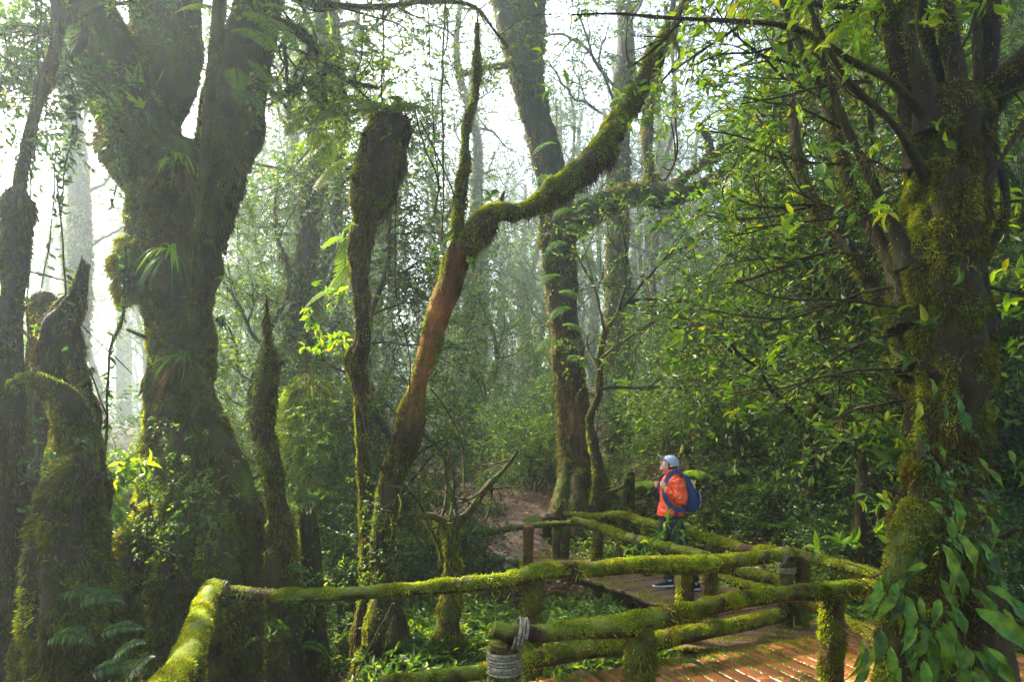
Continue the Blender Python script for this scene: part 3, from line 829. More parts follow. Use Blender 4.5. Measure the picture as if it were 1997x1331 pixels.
def snag(name, label, cat, pts, seed, bark='snag', seg=26, ridges=5, ridge=.2, jag=.0, dens=16000, ln=.035, mats=('moss2', 'moss'), brown=.5, rough=.3, group=None, gap=.5, part='trunk', step=.05, stubs=4, **kw):
    th = thing(name, label, cat, base_of(pts), group)
    pts = A(pts, float); pts[:, 3] = np.maximum(pts[:, 3] * .93 - .014, pts[:, 3] * .5); T = Tube(pts, seg=int(seg * 1.5), step=step * .8, rough=rough, freq=2.8, seed=seed, ridges=ridges, ridge=ridge, jag=jag, fine=.16)
    T.geo().build(part, M[bark], th)
    q_ = np.random.default_rng(seed + 5)
    for _ in range(stubs):
        j = q_.integers(len(T.c) // 5, len(T.c) - 3); a = q_.random() * pi + pi; d_ = unit(A([cos(a), -.4 + .3 * sin(a), .3 + .5 * q_.random()])); l_ = T.r[j] * (1.1 + .7 * q_.random()) + .05 * q_.random(); w_ = min(T.r[j] * .28, .035) * (.6 + .6 * q_.random())
        S = Tube(A([[*(T.c[j] + d_ * T.r[j] * .4), w_ * 1.5], [*(T.c[j] + d_ * (T.r[j] * .9)), w_], [*(T.c[j] + d_ * l_ + A([0, 0, .02])), w_ * .75]]), seg=10, step=.02, rough=.35, freq=9, seed=seed + _, jag=.03); o_ = S.geo().build("branch_stub", M[bark], th)
        moss(S, 12000, .02, .004, .8, .5, 1.0, noise_mask(3, .4, 1.6), seed=seed).build("moss", M[mats[0]], o_)
    if dens: mossy(T, dens, ln, par=th, seed=seed, mats=mats, brown=brown, gap=gap, **kw)
    return th, T


# giant forked trunk on the left
D = 7.0
main = lp([(375, 1330, D, 330), (375, 1180, D, 240), (372, 1050, D, 212), (368, 930, D, 180), (358, 830, D, 145), (352, 720, D, 135), (350, 600, D, 130), (345, 520, D, 150), (345, 450, D, 172), (345, 360, D, 190), (325, 310, D, 160)])
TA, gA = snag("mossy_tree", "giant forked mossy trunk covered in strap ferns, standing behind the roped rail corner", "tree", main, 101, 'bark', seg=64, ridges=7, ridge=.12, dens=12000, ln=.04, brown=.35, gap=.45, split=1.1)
for nm, pts, s in (("limb", lp([(300, 330, D, 130), (265, 250, D, 130), (225, 150, D - .1, 120), (185, 50, D - .3, 100), (150, -60, D - .5, 90), (110, -260, D - 1, 80)]), 1),
                   ("limb", lp([(325, 350, D + .1, 110), (306, 240, D + .2, 84), (322, 130, D + .3, 115), (320, 0, D + .5, 125), (318, -250, D + .9, 100)]), 2),
                   ("limb", lp([(385, 470, D, 100), (416, 370, D, 96), (440, 270, D + .1, 108), (462, 160, D + .2, 100), (492, 50, D + .3, 85), (520, -60, D + .4, 80), (560, -300, D + .8, 60)]), 3)):
    T = Tube(pts, seg=36, step=.06, rough=.22, freq=2.2, seed=110 + s, ridges=5, ridge=.12, fine=.07); o = T.geo().build(nm, M['bark'], TA)
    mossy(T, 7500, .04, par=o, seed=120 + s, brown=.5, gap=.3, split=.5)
    hang([T], 40, .04, .22, o, s)
# shaggy ledges of moss on the giant trunk, roots
for pts, s in ((lp([(262, 470, D - .25, 60), (258, 530, D - .3, 70), (268, 590, D - .25, 40)]), 4), (lp([(215, 300, D - .1, 30), (235, 285, D - .2, 70), (275, 330, D - .25, 60)]), 5)):
    T = Tube(pts, seg=16, step=.04, rough=.4, freq=5, seed=s); o = T.geo().build("moss_cushion", M['darkbark'], TA); moss(T, 15000, .06, .006, .7, .8, .8, seed=s).build("moss", M['moss2'], o)
    hang([T], 260, .05, .25, o, s, 'mossbrown')
for pts, s in ((lp([(350, 880, 7.0, 60), (325, 970, 6.75, 66), (290, 1020, 6.5, 62), (262, 1060, 6.35, 56), (245, 1130, 6.25, 52), (240, 1250, 6.2, 60)]), 6),
               (lp([(400, 820, 7.0, 70), (425, 890, 6.9, 84), (462, 960, 6.8, 70), (486, 1040, 6.7, 60), (505, 1180, 6.6, 60), (520, 1330, 6.5, 80)]), 7),
               (lp([(358, 860, 7.0, 70), (356, 950, 6.7, 80), (345, 1050, 6.45, 80), (338, 1150, 6.35, 74), (330, 1300, 6.3, 90)]), 8),
               (lp([(400, 880, 7.0, 70), (415, 970, 6.75, 80), (425, 1080, 6.5, 80), (440, 1200, 6.4, 70), (450, 1330, 6.4, 90)]), 9)):
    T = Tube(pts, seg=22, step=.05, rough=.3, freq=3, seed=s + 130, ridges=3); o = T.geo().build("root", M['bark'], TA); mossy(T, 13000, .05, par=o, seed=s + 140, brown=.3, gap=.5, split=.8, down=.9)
# the slender stem running up in front of the fork
snag("slender_tree", "slender moss-edged stem climbing in front of the giant forked trunk", "tree",
     lp([(372, 640, 6.45, 12), (378, 520, 6.45, 14), (388, 420, 6.4, 20), (398, 320, 6.4, 26), (408, 200, 6.4, 31), (422, 80, 6.4, 33), (432, -60, 6.4, 33), (440, -250, 6.4, 33)]), 150, 'bark', seg=16, ridges=0, dens=16000, ln=.022, brown=.1)

# far left: dark trunks and stumps
t0, T = snag("mossy_tree", "dark trunk at the very left with a snapped stump top", "tree", lp([(5, 1331, 5, 110), (14, 1000, 5, 80), (12, 740, 5, 62), (22, 600, 5, 56), (30, 480, 5, 58), (36, 405, 5, 62), (38, 392, 5, 56)]), 160, 'darkbark', jag=.08, dens=9000, brown=.4, gap=.3)
snag("slender_tree", "dark crooked slender trunk leaning over the snapped stump at the left edge", "tree", lp([(20, 470, 5.4, 30), (36, 370, 5.4, 30), (52, 290, 5.4, 28), (68, 220, 5.4, 28), (82, 165, 5.4, 36), (104, 110, 5.4, 34), (112, 40, 5.4, 30), (108, -80, 5.4, 30), (95, -300, 5.4, 26)]), 161, 'darkbark', seg=16, dens=9000, brown=.4, gap=.25, split=.2)
snag("tree_snag", "rotten pointed snag leaning right, left of the giant trunk", "snag", lp([(150, 1330, 5.6, 130), (148, 1150, 5.6, 120), (146, 1000, 5.6, 120), (145, 900, 5.6, 104), (150, 820, 5.6, 84), (118, 720, 5.6, 92), (118, 650, 5.6, 90), (134, 610, 5.6, 66), (152, 575, 5.6, 40), (160, 540, 5.6, 30), (165, 517, 5.6, 24)]), 162, 'darkbark', seg=36, ridges=6, ridge=.25, rough=.3, jag=.06, dens=14000, brown=.9, split=.3, gap=.4)
snag("tree_stump", "round-headed dark mossy stump behind the leaning pointed snag", "stump", lp([(80, 1000, 6.3, 70), (78, 800, 6.3, 60), (76, 700, 6.3, 56), (84, 640, 6.3, 60), (86, 590, 6.3, 54), (88, 570, 6.3, 30)]), 163, 'darkbark', dens=14000, brown=.8, split=.2)
snag("arching_root", "thick arching root with a bright mossy top in the left corner", "root", lp([(20, 760, 4.9, 34), (50, 742, 4.9, 36), (90, 752, 4.9, 44), (128, 782, 4.95, 56), (150, 850, 5.0, 74), (140, 960, 5.0, 90), (110, 1100, 5, 100), (90, 1330, 5, 130)]), 164, 'darkbark', seg=30, dens=16000, brown=.8, split=.5, sun=(-.2, .2, .9), part='root')
snag("tree_snag", "fat knotty snag stub clinging right of the leaning pointed snag", "snag", lp([(165, 900, 5.3, 40), (160, 820, 5.3, 50), (158, 760, 5.3, 44), (150, 700, 5.3, 30)]), 166, 'darkbark', dens=12000, brown=.9, split=.2)
th, T = snag("mossy_stump", "big dark moss-draped stump below the leaning pointed snag", "stump", lp([(140, 1331, 4.7, 170), (140, 1200, 4.7, 165), (132, 1080, 4.7, 150), (140, 980, 4.7, 120), (152, 920, 4.7, 80), (160, 895, 4.7, 40)]), 165, 'darkbark', seg=40, ridges=7, ridge=.2, rough=.3, dens=15000, ln=.05, brown=.7, split=.5)
hang([T], 60, .05, .35, th, 3)
# spiky snag
th, T = snag("tree_snag", "needle-topped snag with a shaggy moss bulge, right of the giant trunk", "snag", lp([(562, 1331, 6, 90), (556, 1180, 6, 66), (552, 1080, 6, 54), (543, 990, 6, 46), (528, 900, 6, 44), (516, 830, 6, 42), (514, 780, 6, 50), (524, 735, 6, 54), (526, 695, 6, 34), (522, 660, 6, 17), (521, 620, 6, 12), (519, 574, 6, 5)]), 170, 'darkbark', seg=22, ridges=3, ridge=.12, rough=.25, dens=11000, brown=1.2, split=.45)
hang([T], 90, .04, .16, th, 5, 'mossbrown')
th, T = snag("tree_stump", "low jagged mossy stump between the needle-topped snag and the paired trunks", "stump", lp([(612, 1331, 6.4, 80), (610, 1180, 6.4, 52), (606, 1090, 6.4, 44), (600, 1030, 6.4, 40), (598, 1008, 6.4, 34)]), 171, 'darkbark', jag=.1, dens=13000, brown=.6)
snag("tree_stump", "low leaf-hidden stump leaning at the left foot of the needle-topped snag", "stump", lp([(545, 1331, 5.9, 60), (540, 1180, 5.9, 50), (534, 1120, 5.9, 40), (530, 1075, 5.9, 30)]), 172, 'bark', dens=13000, brown=.3)

# broken-topped trunk (left one of the pair)
D = 7.2
pts = lp([(748, 1331, D, 150), (742, 1240, D, 110), (734, 1150, D, 80), (722, 1060, D, 44), (712, 960, D, 32), (706, 860, D, 28), (704, 790, D, 28), (700, 745, D, 42), (692, 705, D, 50), (706, 665, D, 36), (708, 610, D, 34), (701, 540, D, 38), (700, 480, D, 46), (714, 430, D, 50), (726, 380, D, 84), (738, 330, D, 96), (750, 285, D, 92), (764, 255, D, 84), (776, 236, D, 74)])
th, T = snag("tree_snag", "broken-topped trunk flaring into a shaggy rotten club at its head", "snag", pts, 180, 'snag', seg=36, ridges=7, ridge=.25, jag=.14, dens=15000, ln=.03, brown=1.0, split=1.1, gap=.6)
h = Tube(lp([(722, 300, D, 40), (722, 268, D, 30), (728, 240, D, 18), (729, 228, D, 12)]), seg=14, rough=.25, step=.04, jag=.05, seed=4); o = h.geo().build("broken_prong", M['snag'], th); moss(h, 12000, .03, seed=3).build("moss", M['moss2'], o)
hang([Tube(pts[13:], seg=30, step=.06)], 55, .05, .32, th, 6, 'mossbrown', nz=.5)
for i in range(26):     # dry rootlets over the shaggy head
    x = 705 + rnd.random() * 90; y = 262 + rnd.random() * 60; c = [P(x, y, D - .27)]
    for k in range(7): c.append(c[-1] + A([rnd.gauss(-.012, .02), rnd.gauss(0, .01), -.07]))
    g = Geo(); ribbons(g, A(c)[None], A([.0025])); 
    if i == 0: gr = Geo()
    gr.join(g) if False else None
    (gr.add(g.v[0], g.f[0], True))
gr.build("rootlets", M['log'], th)

# main forked trunk (right one of the pair)
D = 7.0
pts = lp([(752, 1250, D, 90), (748, 1150, D, 62), (746, 1050, D, 48), (758, 960, D, 52), (778, 895, D, 60), (800, 840, D, 66), (806, 790, D, 50), (820, 735, D, 44), (838, 670, D, 50), (854, 610, D, 52), (876, 555, D, 56), (890, 505, D, 60), (905, 478, D, 56)])
th, T = snag("forked_tree", "slanting red-barked trunk whose mossy bough sweeps up to the right", "tree", pts, 190, 'slant', seg=30, ridges=3, ridge=.1, dens=14000, ln=.026, brown=.5, split=1.4, gap=.36)
b1 = lp([(900, 500, D, 50), (922, 462, D, 56), (945, 432, D, 52), (968, 414, D, 40), (1000, 411, D, 34), (1030, 408, D, 34), (1052, 392, D, 42), (1080, 370, D, 50), (1110, 352, D, 50), (1150, 318, D, 56), (1180, 282, D, 58), (1205, 238, D, 48), (1232, 196, D, 42), (1256, 150, D, 38), (1280, 100, D, 34), (1300, 60, D, 28), (1318, 30, D, 20), (1345, -12, D, 15), (1380, -80, D, 12)])
b1[:, 3] = b1[:, 3] * .95 - .010; T2 = Tube(b1, seg=26, step=.04, rough=.22, freq=3, seed=191, ridges=2, ridge=.08, fine=.08); o = T2.geo().build("bough", M['bark'], th)
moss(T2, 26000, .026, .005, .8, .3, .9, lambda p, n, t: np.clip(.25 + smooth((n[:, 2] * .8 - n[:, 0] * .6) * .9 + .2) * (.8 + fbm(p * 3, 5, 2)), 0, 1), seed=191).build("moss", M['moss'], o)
moss(T2, 14000, .05, .005, .5, 1.2, .5, lambda p, n, t: smooth(-n[:, 2] * 1.2 + .1) * np.clip(.4 + 2 * fbm(p * 2.4, 6, 2), .05, 1), seed=192).build("brown_moss", M['mossbrown'], o)
hang([T2], 420, .03, .2, o, 7, 'mossbrown', -.25)
hang([Tube(b1[1:5], seg=14, step=.05)], 900, .06, .26, o, 8, 'mossbrown', -.1, name="moss_beard")
b2 = lp([(893, 505, D, 30), (893, 450, D, 28), (898, 390, D, 26), (905, 330, D, 23), (908, 280, D, 19), (912, 230, D, 20), (926, 195, D, 20), (930, 150, D, 17), (931, 90, D, 14), (931, 50, D, 9), (932, 20, D, 4)])
b2[:, 3] = np.maximum(b2[:, 3] - .010, b2[:, 3] * .5); T3 = Tube(b2, seg=18, step=.035, rough=.25, freq=6, seed=195, fine=.1); o = T3.geo().build("upright_stem", M['bark'], th)
moss(T3, 22000, .024, .005, .8, .4, .9, lambda p, n, t: np.clip(.5 + 2 * fbm(p * 3, 15, 2), .05, 1) * (t < .93), seed=195).build("moss", M['moss2'], o)
moss(T3, 16000, .022, .005, .8, .4, .9, lambda p, n, t: smooth(-n[:, 0] * .9 + .2) * (t < .93), seed=196).build("sun_tinted_moss", M['moss'], o)  # left face of the stem lightened by colour as if sunlit
T4 = Tube(lp([(975, 405, D, 13), (978, 388, D, 10), (984, 372, D, 3)]), seg=8, step=.03); T4.geo().build("twig_stub", M['darkbark'], th)
T5 = Tube(lp([(1205, 275, D - .05, 10), (1214, 268, D - .1, 9), (1213, 258, D - .1, 4)]), seg=8, step=.03); T5.geo().build("twig_stub", M['darkbark'], th)

# the big misty tree in the middle distance
D = 13
pts = lp([(1150, 1010, D, 150), (1135, 960, D, 96), (1122, 880, D, 78), (1118, 800, D, 70), (1106, 700, D, 66), (1098, 600, D, 64), (1090, 500, D, 72), (1086, 430, D, 78), (1078, 350, D, 66), (1060, 280, D, 64), (1042, 210, D, 62), (1026, 140, D, 66)])
TB, T = snag("big_tree", "big rusty-footed tree in the mist with a bent limb, left of the hiker", "tree", pts, 200, 'rustfoot', seg=40, ridges=6, ridge=.14, rough=.16, dens=1500, ln=.07, wd=.012, brown=.2, split=.12, gap=.35, k=1.2, step=.09)
TBl = []
for nm, pts, s, sg in (("limb", lp([(1024, 160, D, 50), (1006, 90, D, 50), (985, 20, D, 46), (965, -60, D, 44), (940, -250, D, 40)]), 1, 16),
                   ("limb", lp([(1030, 160, D, 50), (1035, 90, D + .1, 50), (1036, 0, D + .1, 56), (1038, -120, D + .2, 50), (1042, -300, D, 44)]), 2, 16),
                   ("limb", lp([(1100, 455, D - .1, 60), (1128, 432, D - .2, 58), (1165, 405, D - .3, 52), (1205, 390, D - .4, 46), (1250, 378, D - .5, 44), (1288, 384, D - .6, 44), (1315, 388, D - .6, 36), (1345, 375, D - .7, 28), (1390, 350, D - .8, 18), (1440, 305, D - .9, 15), (1500, 240, D - 1, 10)]), 3, 18),
                   ("limb", lp([(1270, 385, D - .5, 26), (1268, 340, D - .5, 20), (1262, 290, D - .5, 21), (1264, 230, D - .4, 20), (1275, 170, D - .4, 18), (1292, 100, D - .3, 15), (1310, 20, D - .3, 12), (1330, -80, D - .2, 10)]), 4, 12),
                   ("limb", lp([(1310, 385, D - .6, 24), (1330, 350, D - .6, 17), (1365, 325, D - .6, 15), (1385, 300, D - .6, 14), (1380, 270, D - .6, 11), (1360, 240, D - .6, 10)]), 5, 12),
                   ("limb", lp([(1380, 320, D - .7, 15), (1410, 290, D - .7, 14), (1450, 250, D - .8, 10), (1470, 200, D - .8, 6)]), 6, 10),
                   ("limb", lp([(1050, 210, D, 24), (1010, 130, D - .1, 18), (985, 128, D - .3, 14), (940, 135, D - .5, 10), (890, 150, D - .7, 6)]), 7, 10),
                   ("root", lp([(1150, 880, D - .3, 26), (1165, 930, D - .5, 30), (1190, 975, D - .9, 26), (1230, 1012, D - 1.3, 22), (1300, 1040, D - 1.6, 16)]), 8, 14),
                   ("root", lp([(1110, 900, D - .3, 30), (1095, 970, D - .6, 36), (1080, 1030, D - .8, 40)]), 9, 14),
                   ("root", lp([(1130, 920, D - .4, 40), (1125, 980, D - .7, 40), (1120, 1050, D - .9, 50)]), 10, 14)):
    T = Tube(pts, seg=sg, step=.1, rough=.2, freq=2.5, seed=210 + s, ridges=2, ridge=.08); o = T.geo().build(nm, M['greybark' if s < 8 else 'bark'], TB); TBl.append(T)
    moss(T, 3200, .06, .011, .7, .6, .9, lambda p, n, t: np.clip(.35 + .5 * n[:, 2] + fbm(p * 2, 9, 2), 0.05, 1), seed=s).build("moss", M['moss2'], o)
    if s < 8: hang([T], 22, .1, .45, o, s, 'moss2', -.1, w=.01)
gl, gt = Geo(), Geo()
for T in TBl[:7]:
    p, n_ = T.sample(7, rng, lambda p, n, t: (n[:, 2] > -.3) * 1.0)
    sprays(gl, gt, p, unit(n_ + rng.normal(size=p.shape) * .5), L=.35, n=8, leaf=.09, wid=.035, r=rng)
gl.build("leaves", M['leaf'], TB); gt.build("twigs", M['twig'], TB)

# the great trunk on the right, seen close
D = 4.35
pts = lp([(1850, 1420, D, 300), (1840, 1331, D, 250), (1834, 1230, D, 200), (1830, 1150, D, 184), (1832, 1070, D, 176), (1840, 980, D, 160), (1845, 900, D, 158), (1848, 800, D, 156), (1845, 700, D, 162), (1840, 600, D, 156), (1838, 500, D, 156), (1840, 400, D, 152), (1845, 300, D, 144), (1842, 230, D, 150), (1838, 180, D, 120)])
TC, TCm = snag("mossy_tree", "great dark moss-crusted trunk at the right, hung with glossy leaves", "tree", pts, 220, 'darkbark', seg=56, ridges=8, ridge=.16, rough=.2, dens=15000, ln=.034, wd=.005, brown=.5, split=1.7, gap=.95, k=3, step=.04, down=.8)
hang([TCm], 18, .05, .3, TC, 9, 'beard', .9)
TCs = []
for nm, pts, s in (("stem", lp([(1800, 330, D, 60), (1775, 220, D, 44), (1750, 110, D, 34), (1728, 0, D, 28), (1700, -160, D, 26)]), 1),
                   ("stem", lp([(1810, 260, D - .1, 60), (1800, 170, D - .1, 40), (1775, 80, D - .1, 26), (1760, -100, D, 24)]), 2),
                   ("stem", lp([(1860, 260, D, 60), (1866, 150, D, 36), (1850, 60, D, 30), (1838, -100, D, 28)]), 3),
                   ("stem", lp([(1895, 330, D, 50), (1910, 200, D, 24), (1905, 90, D, 18), (1900, -100, D, 18)]), 4),
                   ("stem", lp([(1905, 360, D, 50), (1925, 220, D, 36), (1932, 100, D, 32), (1935, -100, D, 30)]), 5),
                   ("stem", lp([(1830, 280, D + .1, 50), (1822, 130, D + .1, 28), (1795, 20, D + .1, 24), (1780, -100, D, 24)]), 6),
                   ("dead_limb", lp([(1930, 215, D, 40), (1952, 165, D - .1, 52), (1990, 130, D - .2, 54), (2060, 60, D - .3, 50)]), 7),
                   ("stem", lp([(1765, 640, D, 60), (1745, 540, D + .1, 32), (1710, 460, D + .2, 26), (1670, 400, D + .3, 22), (1640, 300, D + .4, 22), (1610, 190, D + .5, 20), (1560, 90, D + .5, 17), (1520, -40, D + .5, 15)]), 8),
                   ("stem", lp([(1770, 520, D, 50), (1740, 430, D, 20), (1700, 350, D, 18), (1640, 220, D, 16), (1600, 100, D, 14), (1575, -60, D, 13)]), 9),
                   ("stem", lp([(1775, 720, D, 60), (1750, 640, D + .2, 34), (1700, 560, D + .3, 30), (1650, 480, D + .4, 28), (1590, 400, D + .6, 28), (1560, 330, D + .7, 26), (1545, 200, D + .8, 14), (1540, 60, D + .8, 12)]), 10),
                   ("stem", lp([(1842, 285, D, 24), (1790, 215, D - .15, 20), (1740, 160, D - .2, 14), (1660, 118, D - .2, 13), (1590, 72, D - .2, 12), (1520, 48, D - .3, 10), (1420, 40, D - .3, 9), (1300, 34, D - .4, 7), (1200, 26, D - .4, 5), (1115, 28, D - .5, 3)]), 11),
                   ("stem", lp([(1842, 420, D, 26), (1790, 320, D - .15, 18), (1740, 240, D - .3, 12), (1650, 150, D - .3, 10), (1600, 60, D - .4, 9), (1560, -40, D - .4, 8)]), 12),
                   ("stem", lp([(1890, 420, D - .1, 40), (1940, 330, D - .2, 14), (1970, 280, D - .2, 12), (2020, 200, D - .2, 12)]), 13),
                   ("stem", lp([(1915, 500, D, 30), (1960, 420, D, 18), (1950, 320, D, 13), (1930, 250, D, 10)]), 14)):
    T = Tube(pts, seg=16, step=.05, rough=.2, freq=4, seed=230 + s, fine=.06); o = T.geo().build(nm, M['darkbark'], TC); TCs.append(T)
    moss(T, 11000, .022, .004, .7, .6, .9, noise_mask(3, .4, 1.8), seed=s).build("moss", M['moss2'], o)
    moss(T, 9000, .02, .004, .8, .4, .9, lambda p, n, t: smooth((-n[:, 0] + n[:, 2]) * .7) * noise_mask(3, .5, 1.8)(p, n, t), seed=s + 50).build("sun_tinted_moss", M['moss'], o)  # sunlit side painted in with the brighter moss colour
    hang([T], 130, .03, .30, o, s, 'beard' if s % 2 else 'moss2', -.0, w=.003)
for pts, s in ((lp([(1800, 990, D - .3, 70), (1770, 1060, D - .35, 66), (1752, 1150, D - .4, 56), (1745, 1260, D - .4, 60), (1738, 1400, D - .4, 80)]), 1), (lp([(1890, 980, D - .2, 70), (1915, 1100, D - .3, 60), (1935, 1250, D - .3, 70), (1950, 1400, D - .3, 90)]), 2)):
    T = Tube(pts, seg=26, step=.04, rough=.2, freq=3, seed=260 + s, ridges=3); o = T.geo().build("root", M['bark'], TC); mossy(T, 15000, .03, .005, par=o, seed=270 + s, brown=.3, split=1.3 if s == 1 else .3, gap=.5)

# tangle of twigs and leaf whorls reaching left from the great trunk
rr = np.random.default_rng(21); polys, tips = [], []
starts = [(1740, 560, 4.4, -1, .0, .15, 1.25), (1760, 600, 4.3, -1, -.3, .02, 1.3), (1760, 650, 4.4, -1, .1, -.05, 1.1), (1700, 500, 4.5, -1, .2, .12, 1.0), (1740, 440, 4.4, -1, 0, .1, 1.2), (1640, 320, 4.5, -1, .2, .1, .9),
          (1660, 420, 4.6, -1, .1, -.1, .9), (1600, 190, 4.8, -1, -.2, .05, .8), (1560, 70, 4.3, -.8, -.2, -.4, .7), (1700, 160, 4.2, -1, -.3, -.25, .9), (1640, 480, 4.6, -1, .3, -.15, .8), (1590, 400, 4.9, -1, 0, -.05, .7), (1600, 400, 4.9, -1, .1, -.35, .8),
          (1760, 250, 4.2, -1, -.2, .1, .8), (1780, 330, 4.2, -.8, -.4, -.1, .8), (1450, 44, 4.1, -.6, 0, -.5, .5), (1330, 36, 4.0, -.4, 0, -.6, .4), (1780, 120, 4.2, -.3, -.2, .8, .6), (1860, 120, 4.2, .3, -.2, .5, .5), (1920, 200, 4.2, .8, -.2, .2, .6), (1930, 400, 4.2, .8, -.3, .0, .6), (1930, 560, 4.2, .9, -.3, -.1, .6),
          (1770, 720, 4.3, -1, -.1, -.05, 1.1), (1765, 780, 4.3, -1, 0, -.1, .7), (1560, 130, 4.7, -.8, 0, .4, .8), (1640, 250, 4.6, -.9, -.2, .5, .7)]
for px, py, d, dx, dy, dz, L in starts:
    grow(P(px, py, d), (dx, dy, dz), L, .011, 2, rr, .16, .0, 3, .55, .62, polys, tips)
g = Geo(); Ts = limbs(g, polys, 5, .07, .1, 7); g.build("branches", M['twig'], TC)
hg = Geo()
for T in Ts:
    p, _n = T.sample(1500, rr, lambda p, n, t: np.clip(.1 + 2 * fbm(p * 3, 88, 2), 0, 1)); beards(p, .01 + .17 * rr.random(len(p)) ** 3, hg, 3, .003)
hg.build("hanging_moss", M['beard'], TC)
tp = A([t[0] for t in tips]); td = A([t[1] for t in tips]); k = rr.random(len(tp)) < .13
pix = (tp[:, 0] / tp[:, 1]) * FPX + CX
k &= ~((pix < 1430) & (rr.random(len(tp)) < .5))
gl, gt = Geo(), Geo()
sprays(gl, gt, tp[k], td[k] * .5 + rr.normal(size=(k.sum(), 3)) * .6 + A([-.3, 0, .1]), L=.10, n=6, leaf=.085, wid=.027, droop=.3, kind='near', r=rr, whorl=True, tw=.002)
k2 = (rr.random(len(tp)) < .06)
gl.build("leaves", M['bright'], TC); 
gl2 = Geo(); sprays(gl2, gt, tp[k2], td[k2] + rr.normal(size=(k2.sum(), 3)) * .5, L=.28, n=9, leaf=.07, wid=.026, droop=.4, kind='near', r=rr, tw=.002)
gl2.build("small_leaves", M['leaf'], TC); gt.build("leaf_stalks", M['twig'], TC)


# ------------------------------------------------------------------ crowns of the close trees, added above the frame to shade the near air
def shade_crown(par, start, dirs, L, seed, mat='bright', per=1, leaf=.12):
    r = np.random.default_rng(seed); polys, tips = [], []
    for d in dirs: grow(start, d, L, .07, 3, r, .16, .02, 3, .75, .66, polys, tips)
    g = Geo(); limbs(g, polys, 5, .2, .12, seed); g.build("upper_branches", M['bark'], par)
    gl, gt = Geo(), Geo(); tips = [t for t in tips if t[0][2] > 2.04 + .66 * max(t[0][1], 0)]
    crown_s(tips, r, per, gl, gt, leaf)
    gl.build("crown", M[mat], par); gt.build("crown_twigs", M['twig'], par)


def crown_s(tips, r, per, gl, gt, leaf):
    tp = np.repeat(A([t[0] for t in tips]), per, 0); td = np.repeat(A([t[1] for t in tips]), per, 0)
    tp = tp + r.normal(size=tp.shape) * .2
    sprays(gl, gt, tp, td * .5 + r.normal(size=tp.shape) * .7, L=.5, n=9, leaf=leaf, wid=leaf * .4, droop=.3, r=r, tw=.005, kind='near' if leaf < .1 else 'far')


shade_crown(TA, P(150, -60, 6.5), [(-.8, .2, .9), (-.2, -.5, .9), (.1, .9, .8), (-1, -.6, .4)], 2.6, 901)
shade_crown(TA, P(318, -200, 7.7), [(.1, .5, .9), (-.4, .6, .8), (.2, -.8, .7)], 2.6, 902)
shade_crown(TA, P(540, -200, 7.6), [(.5, .3, .9), (.9, -.2, .6), (.3, -.6, .9)], 2.4, 903)
shade_crown(TC, P(1760, -100, 4.3), [(-.5, .2, 1), (-.9, .3, .6), (-.2, -.6, .9)], 2.2, 904, leaf=.08)
shade_crown(TC, P(1930, -100, 4.3), [(.5, .2, 1), (.9, -.2, .6)], 2.2, 905, leaf=.08)
shade_crown(TB, P(1040, -250, 13), [(.4, .4, .9), (.9, -.2, .6), (-.6, -.3, .9), (-.2, .9, .7)], 3.4, 906, 'leaf')


# ------------------------------------------------------------------ the forest behind: one of each kind, then copies
def proto(name, cat="tree"):
    o = thing(name, "x", cat, (0, 0, 0)); PROTOS.append(o); return o


def crown_sprays(tips, r, per, L, n, leaf, wid, droop, gl, gt, jit=.25, kind='far', tw=.006):
    tp = np.repeat(A([t[0] for t in tips]), per, 0); td = np.repeat(A([t[1] for t in tips]), per, 0)
    tp = tp + r.normal(size=tp.shape) * jit
    sprays(gl, gt, tp, td * .5 + r.normal(size=tp.shape) * .7 + A([0, 0, -.1]), L=L, n=n, leaf=leaf, wid=wid, droop=droop, kind=kind, r=r, tw=tw)


def fog_tree(seed, H, r0, low, bark='greybark', lm='fog', bl=2.6, nb=16, leaf=.13):
    r = np.random.default_rng(seed); root = proto("forest_tree")
    pts = [[0, 0, -1.2, r0 * 1.5], [0, 0, 0, r0 * 1.25]]; x = y = 0
    nseg = 7; lx, ly = r.normal(size=2) * .02
    for i in range(1, nseg + 1):
        x += r.normal() * .28 + lx * H / nseg; y += r.normal() * .28; pts.append([x, y, H * i / nseg, r0 * (1.1 - .8 * i / nseg)])
    T = Tube(pts, seg=14, step=.22, rough=.18, freq=1.5, seed=seed, ridges=3, ridge=.1); T.geo().build("trunk", M[bark], root)
    moss(T, 900, .10, .02, .6, .9, .8, noise_mask(1, .4, 1.6), seed=seed).build("moss", M['moss2'], root)
    polys, tips = [], []; q = resample(pts, .25)
    for i in range(nb):
        z = low + (H - low) * (i + r.random()) / nb; k = int(np.argmin(abs(q[:, 2] - z))); a = r.random() * 2 * pi
        l = bl * (1.1 - .5 * (z - low) / (H - low)) * (.6 + .6 * r.random())
        grow(q[k, :3], (cos(a), sin(a), .25 + .3 * r.random()), l, min(q[k, 3] * .5, .05), 2, r, .22, .04, 3, .7, .55, polys, tips)
    g = Geo(); Ts = limbs(g, polys, 5, .25, .15, seed); g.build("branches", M[bark], root)
    hg = Geo()
    for T in Ts[::2]:
        p, _ = T.sample(30, r, lambda p, n, t: (n[:, 2] < .2) * .7); beards(p, .1 + .4 * r.random(len(p)) ** 3, hg, seed, .012)
    hg.build("hanging_moss", M['moss2'], root)
    gl, gt = Geo(), Geo(); crown_sprays(tips[::2] if seed < 310 else tips, r, 1 if seed < 310 else 2, .6, 10, leaf, leaf * .38, .35, gl, gt, .22)
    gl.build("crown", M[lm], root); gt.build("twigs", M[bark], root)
    return root


